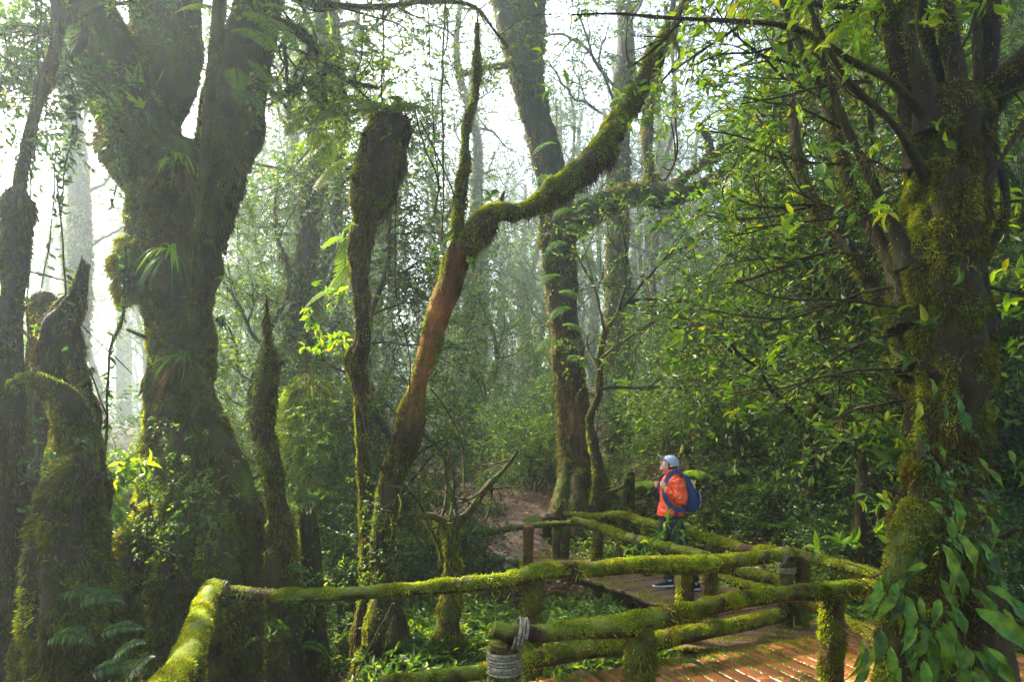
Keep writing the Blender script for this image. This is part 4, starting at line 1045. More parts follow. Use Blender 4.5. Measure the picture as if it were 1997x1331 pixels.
def bush(seed, H, R, nst=9, lm='leaf', leaf=.068, wid=.026, nl=9, per=2, name="shrub", droop=.45, jit=.12, up=.25, n2=3):
    r = np.random.default_rng(seed); root = proto(name, "shrub"); polys, tips = [], []
    for i in range(nst):
        a = 2 * pi * (i + r.random()) / nst
        grow((r.normal() * .08 * R, r.normal() * .08 * R, -.15), (cos(a) * R / H * 1.1, sin(a) * R / H * 1.1, 1), H * .62 * (.7 + .5 * r.random()), .014 * H / 2 + .006, 2, r, .18, .05, n2, .75, .62, polys, tips)
    g = Geo(); limbs(g, polys, 4, .16, .1, seed); g.build("stems", M['twig'], root)
    gl, gt = Geo(), Geo(); crown_sprays(tips, r, per, .26, nl, leaf, wid, droop, gl, gt, jit, tw=.003)
    gl.build("leaves", M[lm], root); gt.build("twigs", M['twig'], root)
    return root


def fern_plant(seed, L, n=9, lm='fern', bip=True, name="fern"):
    r = np.random.default_rng(seed); root = proto(name, "fern"); gl, gt = Geo(), Geo()
    for i in range(n):
        a = 2 * pi * (i + .6 * r.random()) / n; el = .35 + .5 * r.random()
        frond(gl, gt, (0, 0, 0), (cos(a) * cos(el), sin(a) * cos(el), sin(el)), L * (.7 + .4 * r.random()), 22, L * .24, .5 + .3 * r.random(), bip, r)
    gl.build("fronds", M[lm], root); gt.build("stalks", M['twig'], root)
    return root


ft = [fog_tree(301, 15, .24, 3.2), fog_tree(302, 17, .17, 4.5, nb=15, leaf=.19), fog_tree(303, 13, .12, 2.2, nb=17, bl=2.0, leaf=.10), fog_tree(304, 18, .34, 6.0, nb=14, bl=3.4), fog_tree(305, 11, .09, 1.4, nb=16, bl=1.8)]
near_t = [fog_tree(311, 7.5, .07, 1.2, 'darkbark', 'leaf', 1.7, 16, .10), fog_tree(312, 6.0, .055, .9, 'darkbark', 'leaf', 1.5, 15, .09)]
bs = [bush(321, 2.6, 1.2), bush(322, 2.0, 1.2, lm='deep', leaf=.078, wid=.028), bush(323, 1.5, .9, lm='bright', leaf=.075, wid=.034, nst=8), bush(324, 3.4, 1.3, lm='deep', leaf=.066, wid=.021, droop=.7), bush(325, 1.1, .8, nst=7, leaf=.07)]
fr = [fern_plant(331, .62), fern_plant(332, .85, 8, 'lime'), fern_plant(333, .7, 7, 'deep')]

r_ = np.random.default_rng(77)
# far trees, row behind row; the bright gap on the left stays open
far = []
for k in range(4000):
    y = 16.5 + 62 * r_.random() ** 1.15; half = .80 * y + 2; x = (r_.random() * 2 - 1) * half; px = CX + x / y * FPX
    if px < 270 and y < (34 if px > -60 else 26): continue
    if 850 < px < 1440 and y < 24: continue
    if 940 < px < 1005 and y < 34: continue
    if 1440 <= px < 1800 and y < 21: continue
    if 270 < px < 850 and y < 21: continue
    if 1030 < px < 1330 and y < 18.5: continue
    if abs(x - 1.4) < 1.2 and y < 18: continue
    if any((x - a) ** 2 + (y - b) ** 2 < (1.9 + .055 * y) ** 2 for a, b, _ in far): continue
    far.append((x, y, px))
    if len(far) >= 125: break
for k in range(6000):
    if len(far) >= 170: break
    px = 480 + 1000 * r_.random(); y = 30 + 32 * r_.random(); x = (px - CX) / FPX * y
    if any((x - a) ** 2 + (y - b) ** 2 < 2.6 ** 2 for a, b, _ in far): continue
    far.append((x, y, px))
for i, (x, y, px) in enumerate(far):
    side = "on the misty right slope" if px > 1350 else ("in fog behind the big rusty-footed tree" if px > 850 else "in glowing fog behind the left trunks")
    if i % 5 == 3: lab, grp = "stout pale trunk standing far off " + side, "stout far trees " + side
    elif i % 5 in (2, 4): lab, grp = "slim leafy young tree standing far off " + side, "slim far trees " + side
    else: lab, grp = "tall hazy tree with hanging moss " + side, "tall hazy trees " + side
    dup(ft[[0, 1, 2, 3, 4][i % 5]], (x, y, gz(x, y) - .1), r_.random() * 6.3, .85 + .35 * r_.random(), lab, grp, "tree", (r_.normal() * .03, r_.normal() * .03))

# trees added round the clearing, mostly out of view, to shade the near air
shade_t = [(7.2, 6.5, 0, .95), (9.5, 10.5, 3, 1.0), (-13, 20, 3, 1.1), (-3.0, -3.2, 3, .9), (4.5, -2.5, 0, 1.0), (-8.5, 2.5, 1, 1.0), (8.5, 1.5, 3, 1.0)]
for i, (x, y, k, s) in enumerate(shade_t):
    dup(ft[k], (x, y, gz(x, y) - .1), i * 1.3, s, "tall tree added at the side of the clearing to shade it from above", "added shade trees round the clearing", "tree")

# hand-placed slim trees with names of their own: pixel x, depth, which, scale, label
for px, d, pr, s, rz, lab in [
    (572, 12.5, ft[0], .95, 1.0, "hazy fern-clad trunk between the giant tree and the broken-topped trunk"),
    (648, 14.0, ft[2], 1.1, 2.2, "thin hazy trunk beside the fern-clad hazy trunk"),
    (1215, 17.5, ft[3], 1.0, .4, "rusty-barked hazy trunk standing behind the twisty little tree"),
    (1610, 9.8, near_t[0], 1.25, 2.0, "thin shaded tree on the slope left of the great trunk"),
    (1690, 8.6, near_t[1], 1.2, 4.0, "small shaded leafy tree close behind the great trunk's left side"),
    (1470, 14.5, near_t[0], .72, 3.0, "slim leafy tree rising on the slope above the hiker's backpack"),
    (1950, 8.5, near_t[0], 1.2, .5, "slim dark tree right of the great trunk"),
    (1990, 12.5, near_t[1], 1.5, 2.5, "leafy slim tree at the far right edge"),
    (945, 19.0, near_t[0], .95, .9, "slim tree draped in hanging moss behind the sweeping bough"),
    (760, 11.0, near_t[0], .9, 3.9, "slim leafy tree right behind the paired trunks"),
    (500, 11.5, near_t[0], .9, 5.2, "sunlit slim tree just right of the giant trunk"),
    (1830, 13.0, ft[1], .9, 5.2, "tall shaded tree far behind the great trunk"),
]:
    q = P(px, 826, d); dup(pr, (q[0], q[1], gz(q[0], q[1]) - .1), rz, s, lab, "slim trees of the understorey", "tree")

# twisty little tree in front of the big misty trunk
pts = lp([(1165, 985, 12, 40), (1168, 930, 12, 30), (1158, 870, 12, 26), (1150, 820, 12, 20), (1168, 765, 12, 18), (1170, 700, 12, 16), (1180, 650, 11.9, 14), (1200, 620, 11.8, 10), (1222, 590, 11.7, 8)])
TW, T = snag("small_tree", "twisty little tree leaning against the view of the big rusty-footed trunk", "tree", pts, 350, 'bark', seg=14, dens=5000, ln=.04, wd=.008, brown=.2, ridges=0)
rr = np.random.default_rng(9); polys, tips = [], []
for px, py, dx, dz, L in ((1172, 700, .9, .7, 1.5), (1180, 650, -.2, 1, 1.8), (1200, 620, .3, 1, 1.9), (1222, 590, 1, .45, 1.8), (1222, 590, .7, .9, 1.8), (1170, 760, 1, .3, 1.5), (1165, 720, -.8, .6, 1.0), (1222, 590, 1.2, -.1, 1.6)):
    grow(P(px, py, 11.8), (dx, rr.normal() * .3, dz), L, .03, 2, rr, .16, .0, 4, .7, .6, polys, tips)
g = Geo(); limbs(g, polys, 5, .12, .1, 3); g.build("branches", M['bark'], TW)
gl, gt = Geo(), Geo(); crown_sprays(tips[::2], rr, 1, .3, 8, .075, .028, .4, gl, gt, .12, tw=.003); gl.build("leaves", M['leaf'], TW); gt.build("twigs", M['twig'], TW)

# shrubs: pixel x, depth, which, scale, label
sh = [
    (808, 9.4, 3, .9, "dark drooping shrub right behind the slanting red-barked trunk"), 
    (1025, 17.8, 0, 1.0, "shrub at the far side of the earth path left of the big rusty-footed tree"),
    (600, 9.6, 0, 1.15, "big sunlit leafy shrub between the needle-topped snag and the broken-topped trunk"), (545, 9.0, 2, 1.2, "bright yellow-green shrub behind the needle-topped snag"),
    (655, 9.0, 3, .8, "drooping shrub just left of the broken-topped trunk"), (470, 9.6, 2, 1.4, "lime shrub glowing at the giant trunk's right side"),
    (215, 8.6, 2, 1.5, "lime shrub glowing left of the giant trunk"), (185, 10.5, 0, 1.2, "taller backlit shrub behind the lime shrub on the left"), (250, 11.5, 2, 1.9, "big pale backlit bush in the bright gap on the left"),
    (60, 9.5, 0, 1.3, "backlit shrub behind the stumps at the left edge"), (120, 7.6, 4, 1.2, "low shrub at the foot of the leaning pointed snag"),
    (800, 9.6, 0, .9, "leafy shrub behind the foot of the paired trunks"), (730, 9.2, 1, .8, "dark shrub seen between the paired trunks"),
    (1190, 11.2, 4, .9, "low leafy shrub at the big root right of the rusty-footed tree"),
    (1390, 12.6, 0, 1.0, "leafy shrub on the slope right of the hiker's cap"), (1440, 10.9, 4, 1.1, "low leafy shrub behind the hiker's backpack"),
    (1500, 11.8, 0, .8, "full leafy shrub midway up the slope"), (1560, 10.6, 3, .95, "drooping dark shrub on the slope behind the corner post"), (1620, 11.9, 0, .85, "tall leafy shrub on the slope beneath the twig tangle"),
    (1665, 9.2, 1, .9, "dark shrub beside the great trunk's left edge"), (1720, 10.5, 3, 1.1, "drooping shrub hidden behind the great trunk's left edge"), (1560, 9.0, 4, 1.0, "low leafy shrub just beyond the corner post"),
    (1650, 7.6, 4, .8, "low shrub against the right-hand railing"), (1960, 7.6, 1, 1.0, "dark leafy shrub right of the great trunk"), (1985, 9.6, 0, 1.3, "tall leafy shrub at the right edge"), (1930, 10.5, 3, 1.2, "drooping shrub behind the right edge of the great trunk"),
    (1300, 13.4, 0, .9, "leafy shrub behind the hiker's head"), (1250, 15.0, 1, 1.1, "dark shrub at the bend of the earth path"), (1420, 15, 3, 1.2, "tall drooping shrub high on the slope"), (1330, 16.5, 0, 1.3, "leafy shrub high behind the hiker"),
    (690, 11.5, 1, 1.3, "dark shrub far behind the paired trunks"), (770, 13, 3, 1.2, "tall drooping shrub far behind the slanting trunk"), (1040, 15.5, 0, 1.2, "leafy shrub beyond the earth path"), (900, 18.5, 1, 1.5, "broad dark shrub beyond the earth path"), (1120, 17, 3, 1.3, "drooping shrub behind the big rusty-footed tree"),
    (560, 13, 0, 1.5, "tall hazy shrub behind the sunlit leafy shrub"), (1500, 15, 1, 1.6, "broad dark shrub at the top of the slope"), (1600, 15.5, 0, 1.6, "tall leafy shrub at the top of the slope"), (1800, 12, 0, 1.5, "tall leafy shrub hidden behind the great trunk"), (1900, 13.5, 1, 1.7, "broad shrub high on the right slope"),
    (400, 10.5, 0, 1.3, "tall leafy shrub straight behind the giant trunk"), (330, 12.5, 1, 1.6, "dark bush behind the giant trunk"), (20, 7.5, 1, 1.2, "dark shrub in the left corner behind the arching root"),
]
for i, (px, d, k, s, lab) in enumerate(sh):
    q = P(px, 826, d); dup(bs[k], (q[0], q[1], gz(q[0], q[1]) - .05), i * 2.1, s, lab, None, "shrub")

# mossy, leafy mound behind the needle-topped snag
th = thing("mossy_mound", "round-headed tall stump smothered in bright trailing moss and leaves", "stump", (*P(600, 826, 10)[:2], float(gz(*P(600, 826, 10)[:2]))))
T = Tube(lp([(600, 1100, 10, 130), (600, 950, 10, 120), (602, 860, 10, 116), (604, 790, 10, 96), (604, 745, 10, 60), (604, 730, 10, 20)]), seg=24, step=.08, rough=.3, freq=2, seed=361); T.geo().build("trunk", M['bark'], th)
moss(T, 5000, .09, .012, .6, 1.0, .7, seed=362).build("moss", M['moss'], th); hang([T], 60, .1, .6, th, 4, 'moss', 1.5, w=.01)
gl, gt = Geo(), Geo(); p, n_ = T.sample(90, r_); sprays(gl, gt, p, n_ + A([0, 0, -.3]) + .4 * r_.normal(size=p.shape), L=.22, n=7, leaf=.06, wid=.028, r=r_); gl.build("leaves", M['bright'], th); gt.build("twigs", M['twig'], th)

# a far-off wall of wood that reads as one mass, beyond the trees one can tell apart
g = Geo(); n = 120000; r2_ = np.random.default_rng(5)
ang = -.95 + 1.9 * r2_.random(n); rad = 82 + 30 * r2_.random(n); zz = 18 * r2_.random(n) ** 1.3
x, y = rad * np.sin(ang), rad * np.cos(ang); p = np.stack([x, y, gz(x, y) + zz], -1)
dens_ = .55 + 1.5 * fbm(p * .22, 9, 3) - .04 * zz; gap_ = ((x / y * FPX + CX) < 290) & (zz > 3)
p = p[(r2_.random(n) < dens_) & ~gap_]
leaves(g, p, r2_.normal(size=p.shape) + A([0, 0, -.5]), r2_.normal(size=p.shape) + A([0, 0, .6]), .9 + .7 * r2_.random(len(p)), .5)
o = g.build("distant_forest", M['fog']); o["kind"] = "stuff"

# ground cover and leaf litter
def cover(n, x0, x1, y0, y1, seed, leaf, h, thr=.0, fr_=1.2):
    r = np.random.default_rng(seed); x = x0 + (x1 - x0) * r.random(n); y = y0 + (y1 - y0) * r.random(n)
    q = np.stack([x, y, 0 * x], -1); keep = r.random(n) < np.clip(.5 + 1.8 * fbm(q * fr_, seed, 3) + thr, 0, 1)
    d = np.min(np.linalg.norm(q[:, None, :2] - pc[None, ::3, :2], axis=-1) / np.maximum(pc[None, ::3, 3], .1), axis=1); keep &= d > 1.0
    x, y = x[keep], y[keep]; return np.stack([x, y, gz(x, y) + h * r.random(len(x)) ** 1.2], -1), r


gl, gt = Geo(), Geo()
for args in ((9000, -1.5, 3.2, 5.6, 9.0, 1, .10, .42, .1), (9000, -8, -.4, 3.5, 9.5, 2, .07, .35, .0), (16000, -9, 9, 8.5, 15, 3, .08, .35, .05), (7000, 2.6, 8.5, 4.5, 9.5, 4, .08, .35, .1)):
    p, r = cover(*args)
    if args[0] == 9000 and args[1] == -1.5:
        # nothing grows up through the boards
        k = ~((p[:, 2] > -.12) & (p[:, 0] > .0) & ((p[:, 1] < 6.2 + .3 * p[:, 0]) | (p[:, 1] > 9.0))); p = p[k]
    d = r.normal(size=p.shape) * .6 + A([0, 0, .55]); sprays(gl, None, p, d, L=.11, n=5, leaf=args[6], wid=args[6] * .45, droop=.5, r=r, whorl=False, flat=.9)
o = gl.build("ground_cover", M['leaf']); o["kind"] = "stuff"
g = Geo()
for args in ((26000, -6, 9, 4.5, 16, 6, .05, .03, .0, .7),):
    p, r = cover(*args); leaves(g, p + A([0, 0, .012]), r.normal(size=p.shape) * A([1, 1, .25]), r.normal(size=p.shape) * .35 + A([0, 0, 1.]), .05 + .06 * r.random(len(p)), .045)
nl_ = 2600; r = np.random.default_rng(91); ii = r.integers(0, len(pc), nl_); off = (r.random(nl_) * 2 - 1) * pc[ii, 3]
xy = pc[ii, :2] + nn_[ii] * off[:, None] + r.normal(size=(nl_, 2)) * .1
p = np.stack([xy[:, 0], xy[:, 1], gz(xy[:, 0], xy[:, 1]) + .055], -1); leaves(g, p, r.normal(size=p.shape) * A([1, 1, .25]), r.normal(size=p.shape) * .35 + A([0, 0, 1.]), .05 + .07 * r.random(nl_), .045)
o = g.build("leaf_litter", M['litter']); o["kind"] = "stuff"

# ferns on the ground
def fern_label(px, d, k):
    return None
fl = [(1500, 11.0, 1, 1.3, "big lime fern spreading on the slope above the railing"), (1440, 11.7, 0, 1.1, "fern right of the hiker's backpack"), (1560, 10.2, 0, 1.0, "fern on the leaf litter below the drooping dark shrub"), (1400, 9.9, 0, .8, "small fern beside the hiker's backpack bottom"),
      (1350, 12.2, 1, 1.0, "pale fern behind the hiker's shoulder"), (1640, 8.6, 0, 1.0, "fern at the right-hand railing"), (1470, 9.2, 2, .9, "dark fern above the back railing"), (1700, 7.8, 2, 1.0, "dark fern tucked by the great trunk's left root"),
      (95, 5.0, 2, 1.1, "dark fern hanging in the lower left corner"), (200, 5.4, 0, .95, "fern fanning out below the great dark stump"), (150, 4.2, 2, 1.0, "shadowed fern at the very bottom left"), (285, 5.2, 0, .8, "fern between the giant trunk's roots"), (255, 4.4, 0, .8, "bright-edged fern left of the leaning rail"),
      (470, 5.7, 0, .6, "fern under the railing's roped corner"), (560, 5.6, 0, .65, "fern beneath the long railing beside the spiky snag's base"), (690, 6.3, 0, .8, "fern at the foot of the broken-topped trunk"), (1400, 8.4, 0, .6, "little fern between the two railings"),
      (1230, 9.9, 0, .7, "fern beside the railing left of the hiker"), (1180, 7.6, 2, .8, "dark fern below the hiker's walkway"), (880, 8.0, 0, .9, "fern behind the long railing below the grey log railing"), (950, 7.2, 2, .8, "dark fern in the hollow behind the rope-bound post"),
      (1960, 6.5, 0, 1.1, "fern right of the great trunk"), (1975, 8.8, 1, 1.0, "pale fern near the right edge"), (600, 8.0, 1, 1.1, "lime fern behind the low jagged stump"), (780, 8.3, 0, .9, "fern right of the slanting trunk's foot"), (1320, 11.5, 0, .9, "fern in front of the path bend"), (1270, 12.8, 1, .9, "lime fern beside the stub railing"),
      (905, 11.0, 0, .9, "fern at the near edge of the earth path"), (985, 11.2, 2, .8, "dark fern beside the pale split post"), (1050, 12.9, 0, .8, "fern between the earth path and the rusty-footed tree"), (950, 13.6, 2, 1.0, "dark fern overhanging the middle of the earth path"), (870, 12.2, 2, 1.1, "broad dark fern left of the earth path")]
for i, (px, d, k, s, lab) in enumerate(fl):
    q = P(px, 826, d); z = gz(q[0], q[1]) + .08
    dup(fr[k], (q[0], q[1], z), i * 1.7, s, lab, None, "fern", (0, 0))


# ------------------------------------------------------------------ plants growing on the trunks, hanging vines, small plants
rg = np.random.default_rng(44)


def nest_fern(px, py, d, L, n, lab, lean=(0, -1, 0), W=.028, seed=0, drp=(.5, 1.2)):
    o = P(px, py, d); th = thing("strap_fern", lab, "fern", o); r = np.random.default_rng(seed); g = Geo()
    dirs = []
    for i in range(n):
        a = r.random() * 2 * pi; dirs.append((cos(a) * .9 + lean[0], -.35 + sin(a) * .35 + lean[1] * .5, .35 + .75 * r.random()))
    straps(g, o, dirs, L * (.25 + .85 * r.random(n)), W * (.7 + .5 * r.random(n)), drp[0] + (drp[1] - drp[0]) * r.random(n), r); g.build("fronds", M['fern' if seed == 5 else 'lime'], th)
    g = Geo(); n2 = n
    straps(g, o - A([0, 0, .03]), [(r.normal() * .6 + lean[0], -.4, -.1 + .3 * r.random()) for _ in range(n2)], L * (.5 + .4 * r.random(n2)), W * .8 * np.ones(n2), .9 + .5 * r.random(n2), r); g.build("lower_fronds", M['mossbrown' if seed % 2 else 'deep'], th)
    T = Tube(A([[*(o + A([0, .06, -.06])), .03], [*(o + A([0, 0, -.01])), .045]]), seg=8, step=.02, rough=.4); T.geo().build("root_ball", M['mossbrown'], th)


nest_fern(238, 218, 6.38, .36, 20, "strap fern fanning out from the giant trunk's left shoulder just below the fork", (-.7, -1, 0), .03, 1)
nest_fern(278, 212, 6.40, .22, 7, "small upright strap fern under the giant trunk's fork", (.1, -1, .8), .028, 2, (.1, .5))
nest_fern(345, 322, 6.42, .40, 22, "large strap fern in the middle of the giant trunk where the right limb parts", (.1, -1, .1), .032, 3)
nest_fern(335, 492, 6.48, .36, 18, "drooping pale strap fern halfway up the giant trunk", (-.2, -1, 0), .030, 4, (.7, 1.5))
nest_fern(366, 700, 6.55, .34, 24, "fine-leaved strap fern lowest on the giant trunk's front", (-.35, -1, .1), .022, 5, (.5, 1.2))
nest_fern(428, 622, 6.72, .22, 11, "little dark strap fern sticking out of the giant trunk's right edge", (1.1, -.3, -.2), .022, 6)
nest_fern(692, 340, 6.95, .2, 10, "tufted strap plant on the left side of the shaggy rotten club", (-1, -.4, -.3), .018, 7)
nest_fern(692, 440, 7.0, .24, 12, "yellowish strap plant hanging where the club narrows", (-.9, -.3, -.5), .016, 8, (1.2, 2.2))


def frond_thing(lab, items, mat='lime', name="fern", bip=True, n=22, kind='far'):
    o = P(*items[0][:3]); th = thing(name, lab, "fern", o); gl, gt = Geo(), Geo()
    for px, py, d, dx, dy, dz, L, pin, dr in items: frond(gl, gt, P(px, py, d), (dx, dy, dz), L, n, pin, dr, bip, rg, (0, -.5, 1), kind)
    gl.build("fronds", M[mat], th); gt.build("stalks", M['twig'], th)


frond_thing("three small upright ladder-like fronds on the giant trunk's left shoulder", [(262, 172, 6.38, -.35, 0, 1, .2, .05, .1), (268, 165, 6.38, .05, 0, 1, .24, .055, .1), (302, 170, 6.42, .45, 0, 1, .22, .055, .1)], bip=False, n=14)
frond_thing("curved ladder fronds hanging from the giant trunk's right edge above its little dark strap fern", [(415, 545, 6.7, 1, -.2, .5, .40, .06, 1.0), (412, 572, 6.7, 1, 0, .1, .33, .05, .9), (425, 500, 6.75, .8, -.2, .9, .3, .05, .9)], bip=False, n=20)
frond_thing("drooping frond low on the giant trunk's right edge", [(425, 730, 6.7, 1, -.1, -.2, .34, .065, .9), (422, 745, 6.7, .6, -.3, -.3, .25, .05, .8)], bip=False, n=18)
frond_thing("short lime frond dangling right of the limb fork", [(478, 380, 6.8, .3, 0, -.8, .26, .06, .2)], bip=False, n=16)
frond_thing("tiny lime fronds stuck to the giant trunk's mossy front", [(318, 362, 6.44, .6, -.2, .5, .12, .04, .4), (245, 392, 6.6, -.3, -.2, .5, .14, .04, .6), (250, 420, 6.6, -.6, -.2, .2, .12, .04, .5)], bip=False, n=10)
frond_thing("bright lime feathery fern overhanging the giant trunk's right limb", [(470, 20, 6.6, .8, -.3, -.2, .75, .20, .6), (450, 60, 6.5, .9, -.4, .1, .62, .17, .8), (480, 110, 6.6, .8, 0, -.5, .5, .15, .4), (500, 10, 6.7, 1, -.2, .1, .8, .20, .7), (460, 130, 6.5, .3, -.6, -.6, .4, .13, .3), (430, 20, 6.6, -.6, -.4, .2, .45, .14, .7)])
frond_thing("dark-edged fern drooping beside the giant trunk's right limb", [(470, 175, 6.6, .7, -.4, -.1, .32, .09, .9), (458, 185, 6.6, .3, -.5, .1, .3, .09, 1.0), (486, 160, 6.6, 1, -.1, .2, .3, .08, .9)], 'fern')
frond_thing("wide lime fern crowning the shaggy rotten club", [(786, 222, 7.0, -.2, -.3, 1, .36, .16, .6), (786, 222, 7.0, -1, -.5, .55, .7, .2, .6), (788, 222, 7.0, .8, -.4, .7, .42, .15, .8), (780, 222, 7.0, -.9, .2, .8, .8, .22, .7), (790, 222, 7.0, .3, -.9, .8, .36, .14, .8), (778, 225, 7.0, -1, -.2, .25, .95, .24, .45), (770, 225, 7.0, -1, -.3, .7, 1.05, .24, .8)], 'bright')
frond_thing("lime fern sprays floating left of the shaggy rotten club", [(720, 190, 7.2, -1, -.3, .1, .8, .22, .5), (700, 250, 7.2, -1, -.1, -.1, .65, .2, .6), (700, 300, 7.3, -1, -.3, -.4, .55, .18, .6), (640, 190, 7.3, -.6, -.4, -.5, .6, .2, .4), (620, 250, 7.3, .3, -.4, -.7, .5, .18, .3)], 'bright')
frond_thing("glowing lime frond mass behind the narrow part of the broken-topped trunk", [(690, 500, 8.2, -.5, 0, -.6, .6, .17, .2), (690, 470, 8.2, -.6, .1, .4, .55, .17, .8), (670, 560, 8.2, -.9, 0, .1, .5, .14, .7), (685, 450, 8.2, -.2, 0, -1, .8, .18, .1)])
frond_thing("pale ferns clothing the hazy trunk between the giant tree and the broken-topped trunk", [(560 + int(60 * rg.random()), 330 + 26 * i, 11.7, (-1) ** i * .9, -.3, .2, .8, .2, .9) for i in range(12)], 'fern', n=16)
frond_thing("pale ferns sprouting along the bent limb of the big rusty-footed tree", [(1130 + 21 * i, 405 - 2 * i + 10 * (i % 2), 12.2 - .04 * i, (-1) ** i * .7, -.4, .8, .38, .11, .8) for i in range(15)], 'fern', n=16)
frond_thing("pale ferns growing up the big rusty-footed tree", [(1075 + 28 * rg.random() + (i % 3) * 10, 250 + 32 * i, 12.5, (-1) ** i * .8, -.5, .3, .6, .16, .9) for i in range(16)], 'fern', n=16)
frond_thing("glossy fern tips hanging at the foot of the rope-bound post", [(1012, 1246, 4.2, .2, -.3, -.5, .17, .03, .3), (1018, 1250, 4.2, .5, -.2, -.3, .14, .03, .4)], 'bright', n=10)
frond_thing("small ferns at the foot of the nearest mossy post", [(1600, 1331, 4.9, -.8, -.2, .5, .22, .05, .7), (1590, 1322, 4.9, -.9, .1, .3, .2, .05, .7)], 'fern', n=12)


def bough(par, pts, seed, ns, leafm='bright', starts=12, L=.8, leaf=.075, wid=.028, lm=2, k_=.5, whorl=False, mossy_=True, kind='far', lv=2, drop=(0, 0, -.1)):
    """a leafy, beard-hung branch"""
    r = np.random.default_rng(seed); T = Tube(pts, seg=10, step=.05, rough=.2, freq=5, seed=seed); o = T.geo().build("bough", M['darkbark'], par)
    polys, tips = [], []
    for i in range(starts):
        k = int(len(T.c) * (i + r.random()) / starts); k = min(k, len(T.c) - 1)
        grow(T.c[k], r.normal(size=3) + A(drop), L * (.6 + .6 * r.random()), T.r[k] * .4 + .002, lv, r, .2, -.01, 3, .8, .62, polys, tips)
    g = Geo(); Ts = limbs(g, polys, 4, .08, .1, seed); g.build("branchlets", M['twig'], o)
    gl, gt = Geo(), Geo(); sel = [t for t in tips if r.random() < k_]
    tp = A([t[0] for t in sel]); td = A([t[1] for t in sel]); sprays(gl, gt, tp, td * .5 + r.normal(size=tp.shape) * .6, L=.16, n=7, leaf=leaf, wid=wid, droop=.4, kind=kind, r=r, tw=.002, whorl=whorl)
    gl.build("leaves", M[leafm], o); gt.build("leaf_stalks", M['twig'], o)
    if mossy_:
        moss(T, 12000, .02, .004, .7, .7, .9, seed=seed).build("moss", M['moss2'], o)
        hg = Geo()
        for t in Ts + [T]:
            p, _ = t.sample(160, r); beards(p, .03 + .28 * r.random(len(p)) ** 3, hg, seed, .003)
        hg.build("hanging_moss", M['beard'], o)


bough(TA, lp([(500, 40, 6.7, 30), (560, 50, 6.8, 22), (600, 75, 6.9, 20), (640, 130, 7, 16), (690, 160, 7.1, 9), (740, 172, 7.2, 5)]), 401, 0, 'bright', 16, .8, .06, .028)
bough(TA, lp([(520, -30, 6.9, 24), (620, 5, 7.0, 14), (740, 12, 7.1, 9), (830, 2, 7.2, 9), (920, 10, 7.3, 7), (965, 60, 7.4, 5), (990, 90, 7.4, 4)]), 402, 0, 'leaf', 16, .75, .05, .024, k_=.35)
bough(TA, lp([(150, 20, 6.0, 26), (90, 60, 5.9, 14), (30, 50, 5.8, 10), (-40, 80, 5.7, 8)]), 403, 0, 'leaf', 16, .7, .055, .03, k_=.8, drop=(0, 0, -.7))
bough(TA, lp([(170, 60, 6.1, 20), (120, 150, 6.0, 10), (60, 210, 5.9, 6)]), 404, 0, 'deep', 9, .5, .055, .03, k_=.6, drop=(0, 0, -.8))
bough(TA, lp([(560, 180, 6.9, 12), (600, 160, 7, 10), (640, 200, 7, 6)]), 405, 0, 'bright', 7, .5, .055, .026, k_=.5)
bough(TC, lp([(1760, 60, 4.4, 14), (1700, 20, 4.4, 10), (1600, 10, 4.4, 7), (1500, -10, 4.4, 5)]), 406, 0, 'bright', 11, .55, .08, .03, k_=.22, kind='near', whorl=True)
bough(TC, lp([(1330, 10, 6.9, 10), (1310, 60, 6.6, 8), (1325, 110, 6.4, 6), (1290, 160, 6.4, 4)]), 407, 0, 'bright', 5, .4, .07, .03, k_=.15, kind='near')

# long loose whorls of sunlit leaves at the twig ends
def whorls(lab, pts, leaf=.10, name="leafy_twig", n=6, mat='bright', stem=None):
    th = thing(name, lab, "twig", P(*pts[0][:3])); gl, gt = Geo(), Geo()
    for px, py, d, dx, dz in pts: sprays(gl, gt, P(px, py, d)[None], A([[dx, -.2, dz]]), L=.04, n=n, leaf=leaf, wid=leaf * .32, droop=.3, kind='near', r=rg, whorl=True, tw=.002)
    for s in (stem or []): c = resample(lp([(a, b, d, 2.2) for a, b, d in s]), .06); ribbons(gt, c[None, :, :3], A([.0045]))
    gl.build("leaves", M[mat], th); gt.build("stalks", M['twig'], th)


whorls("two yellow-green leaf whorls dangling above the hiker on a thin arching twig", [(1345, 650, 5, -1, .1), (1330, 700, 5, -.7, -.3), (1378, 700, 5, .3, -.2), (1435, 765, 5, -1, .2)], .13, stem=[[(1640, 590, 4.7), (1520, 605, 4.8), (1440, 630, 4.9), (1345, 655, 5.0)], [(1440, 630, 4.9), (1400, 670, 5), (1330, 700, 5.0)], [(1400, 670, 5), (1378, 702, 5)], [(1600, 700, 4.8), (1500, 740, 4.9), (1435, 765, 5)]])
whorls("sunlit leaf clump on bare twigs left of the big misty tree's fork", [(1062, 105, 6, -1, .2), (1078, 172, 6, -.8, -.3), (1100, 165, 6, .6, .3)], .11, stem=[[(1130, -10, 6), (1120, 50, 6), (1085, 90, 6), (1062, 105, 6)], [(1064, 140, 6), (1100, 170, 6), (1104, 215, 6)], [(1100, 170, 6), (1150, 185, 6)], [(1118, -10, 6), (1110, 100, 6.0), (1130, 60, 6.0), (1100, 170, 6)]])
whorls("single fresh leaf rosette on the knee of the sweeping bough", [(958, 386, 6.85, -.3, .8)], .12, n=8)
whorls("fresh leaves sprouting on the sweeping bough's upper half", [(1215, 195, 6.8, -.8, .4), (1250, 225, 6.8, .5, -.2), (1300, 75, 6.8, -.6, -.5)], .12)
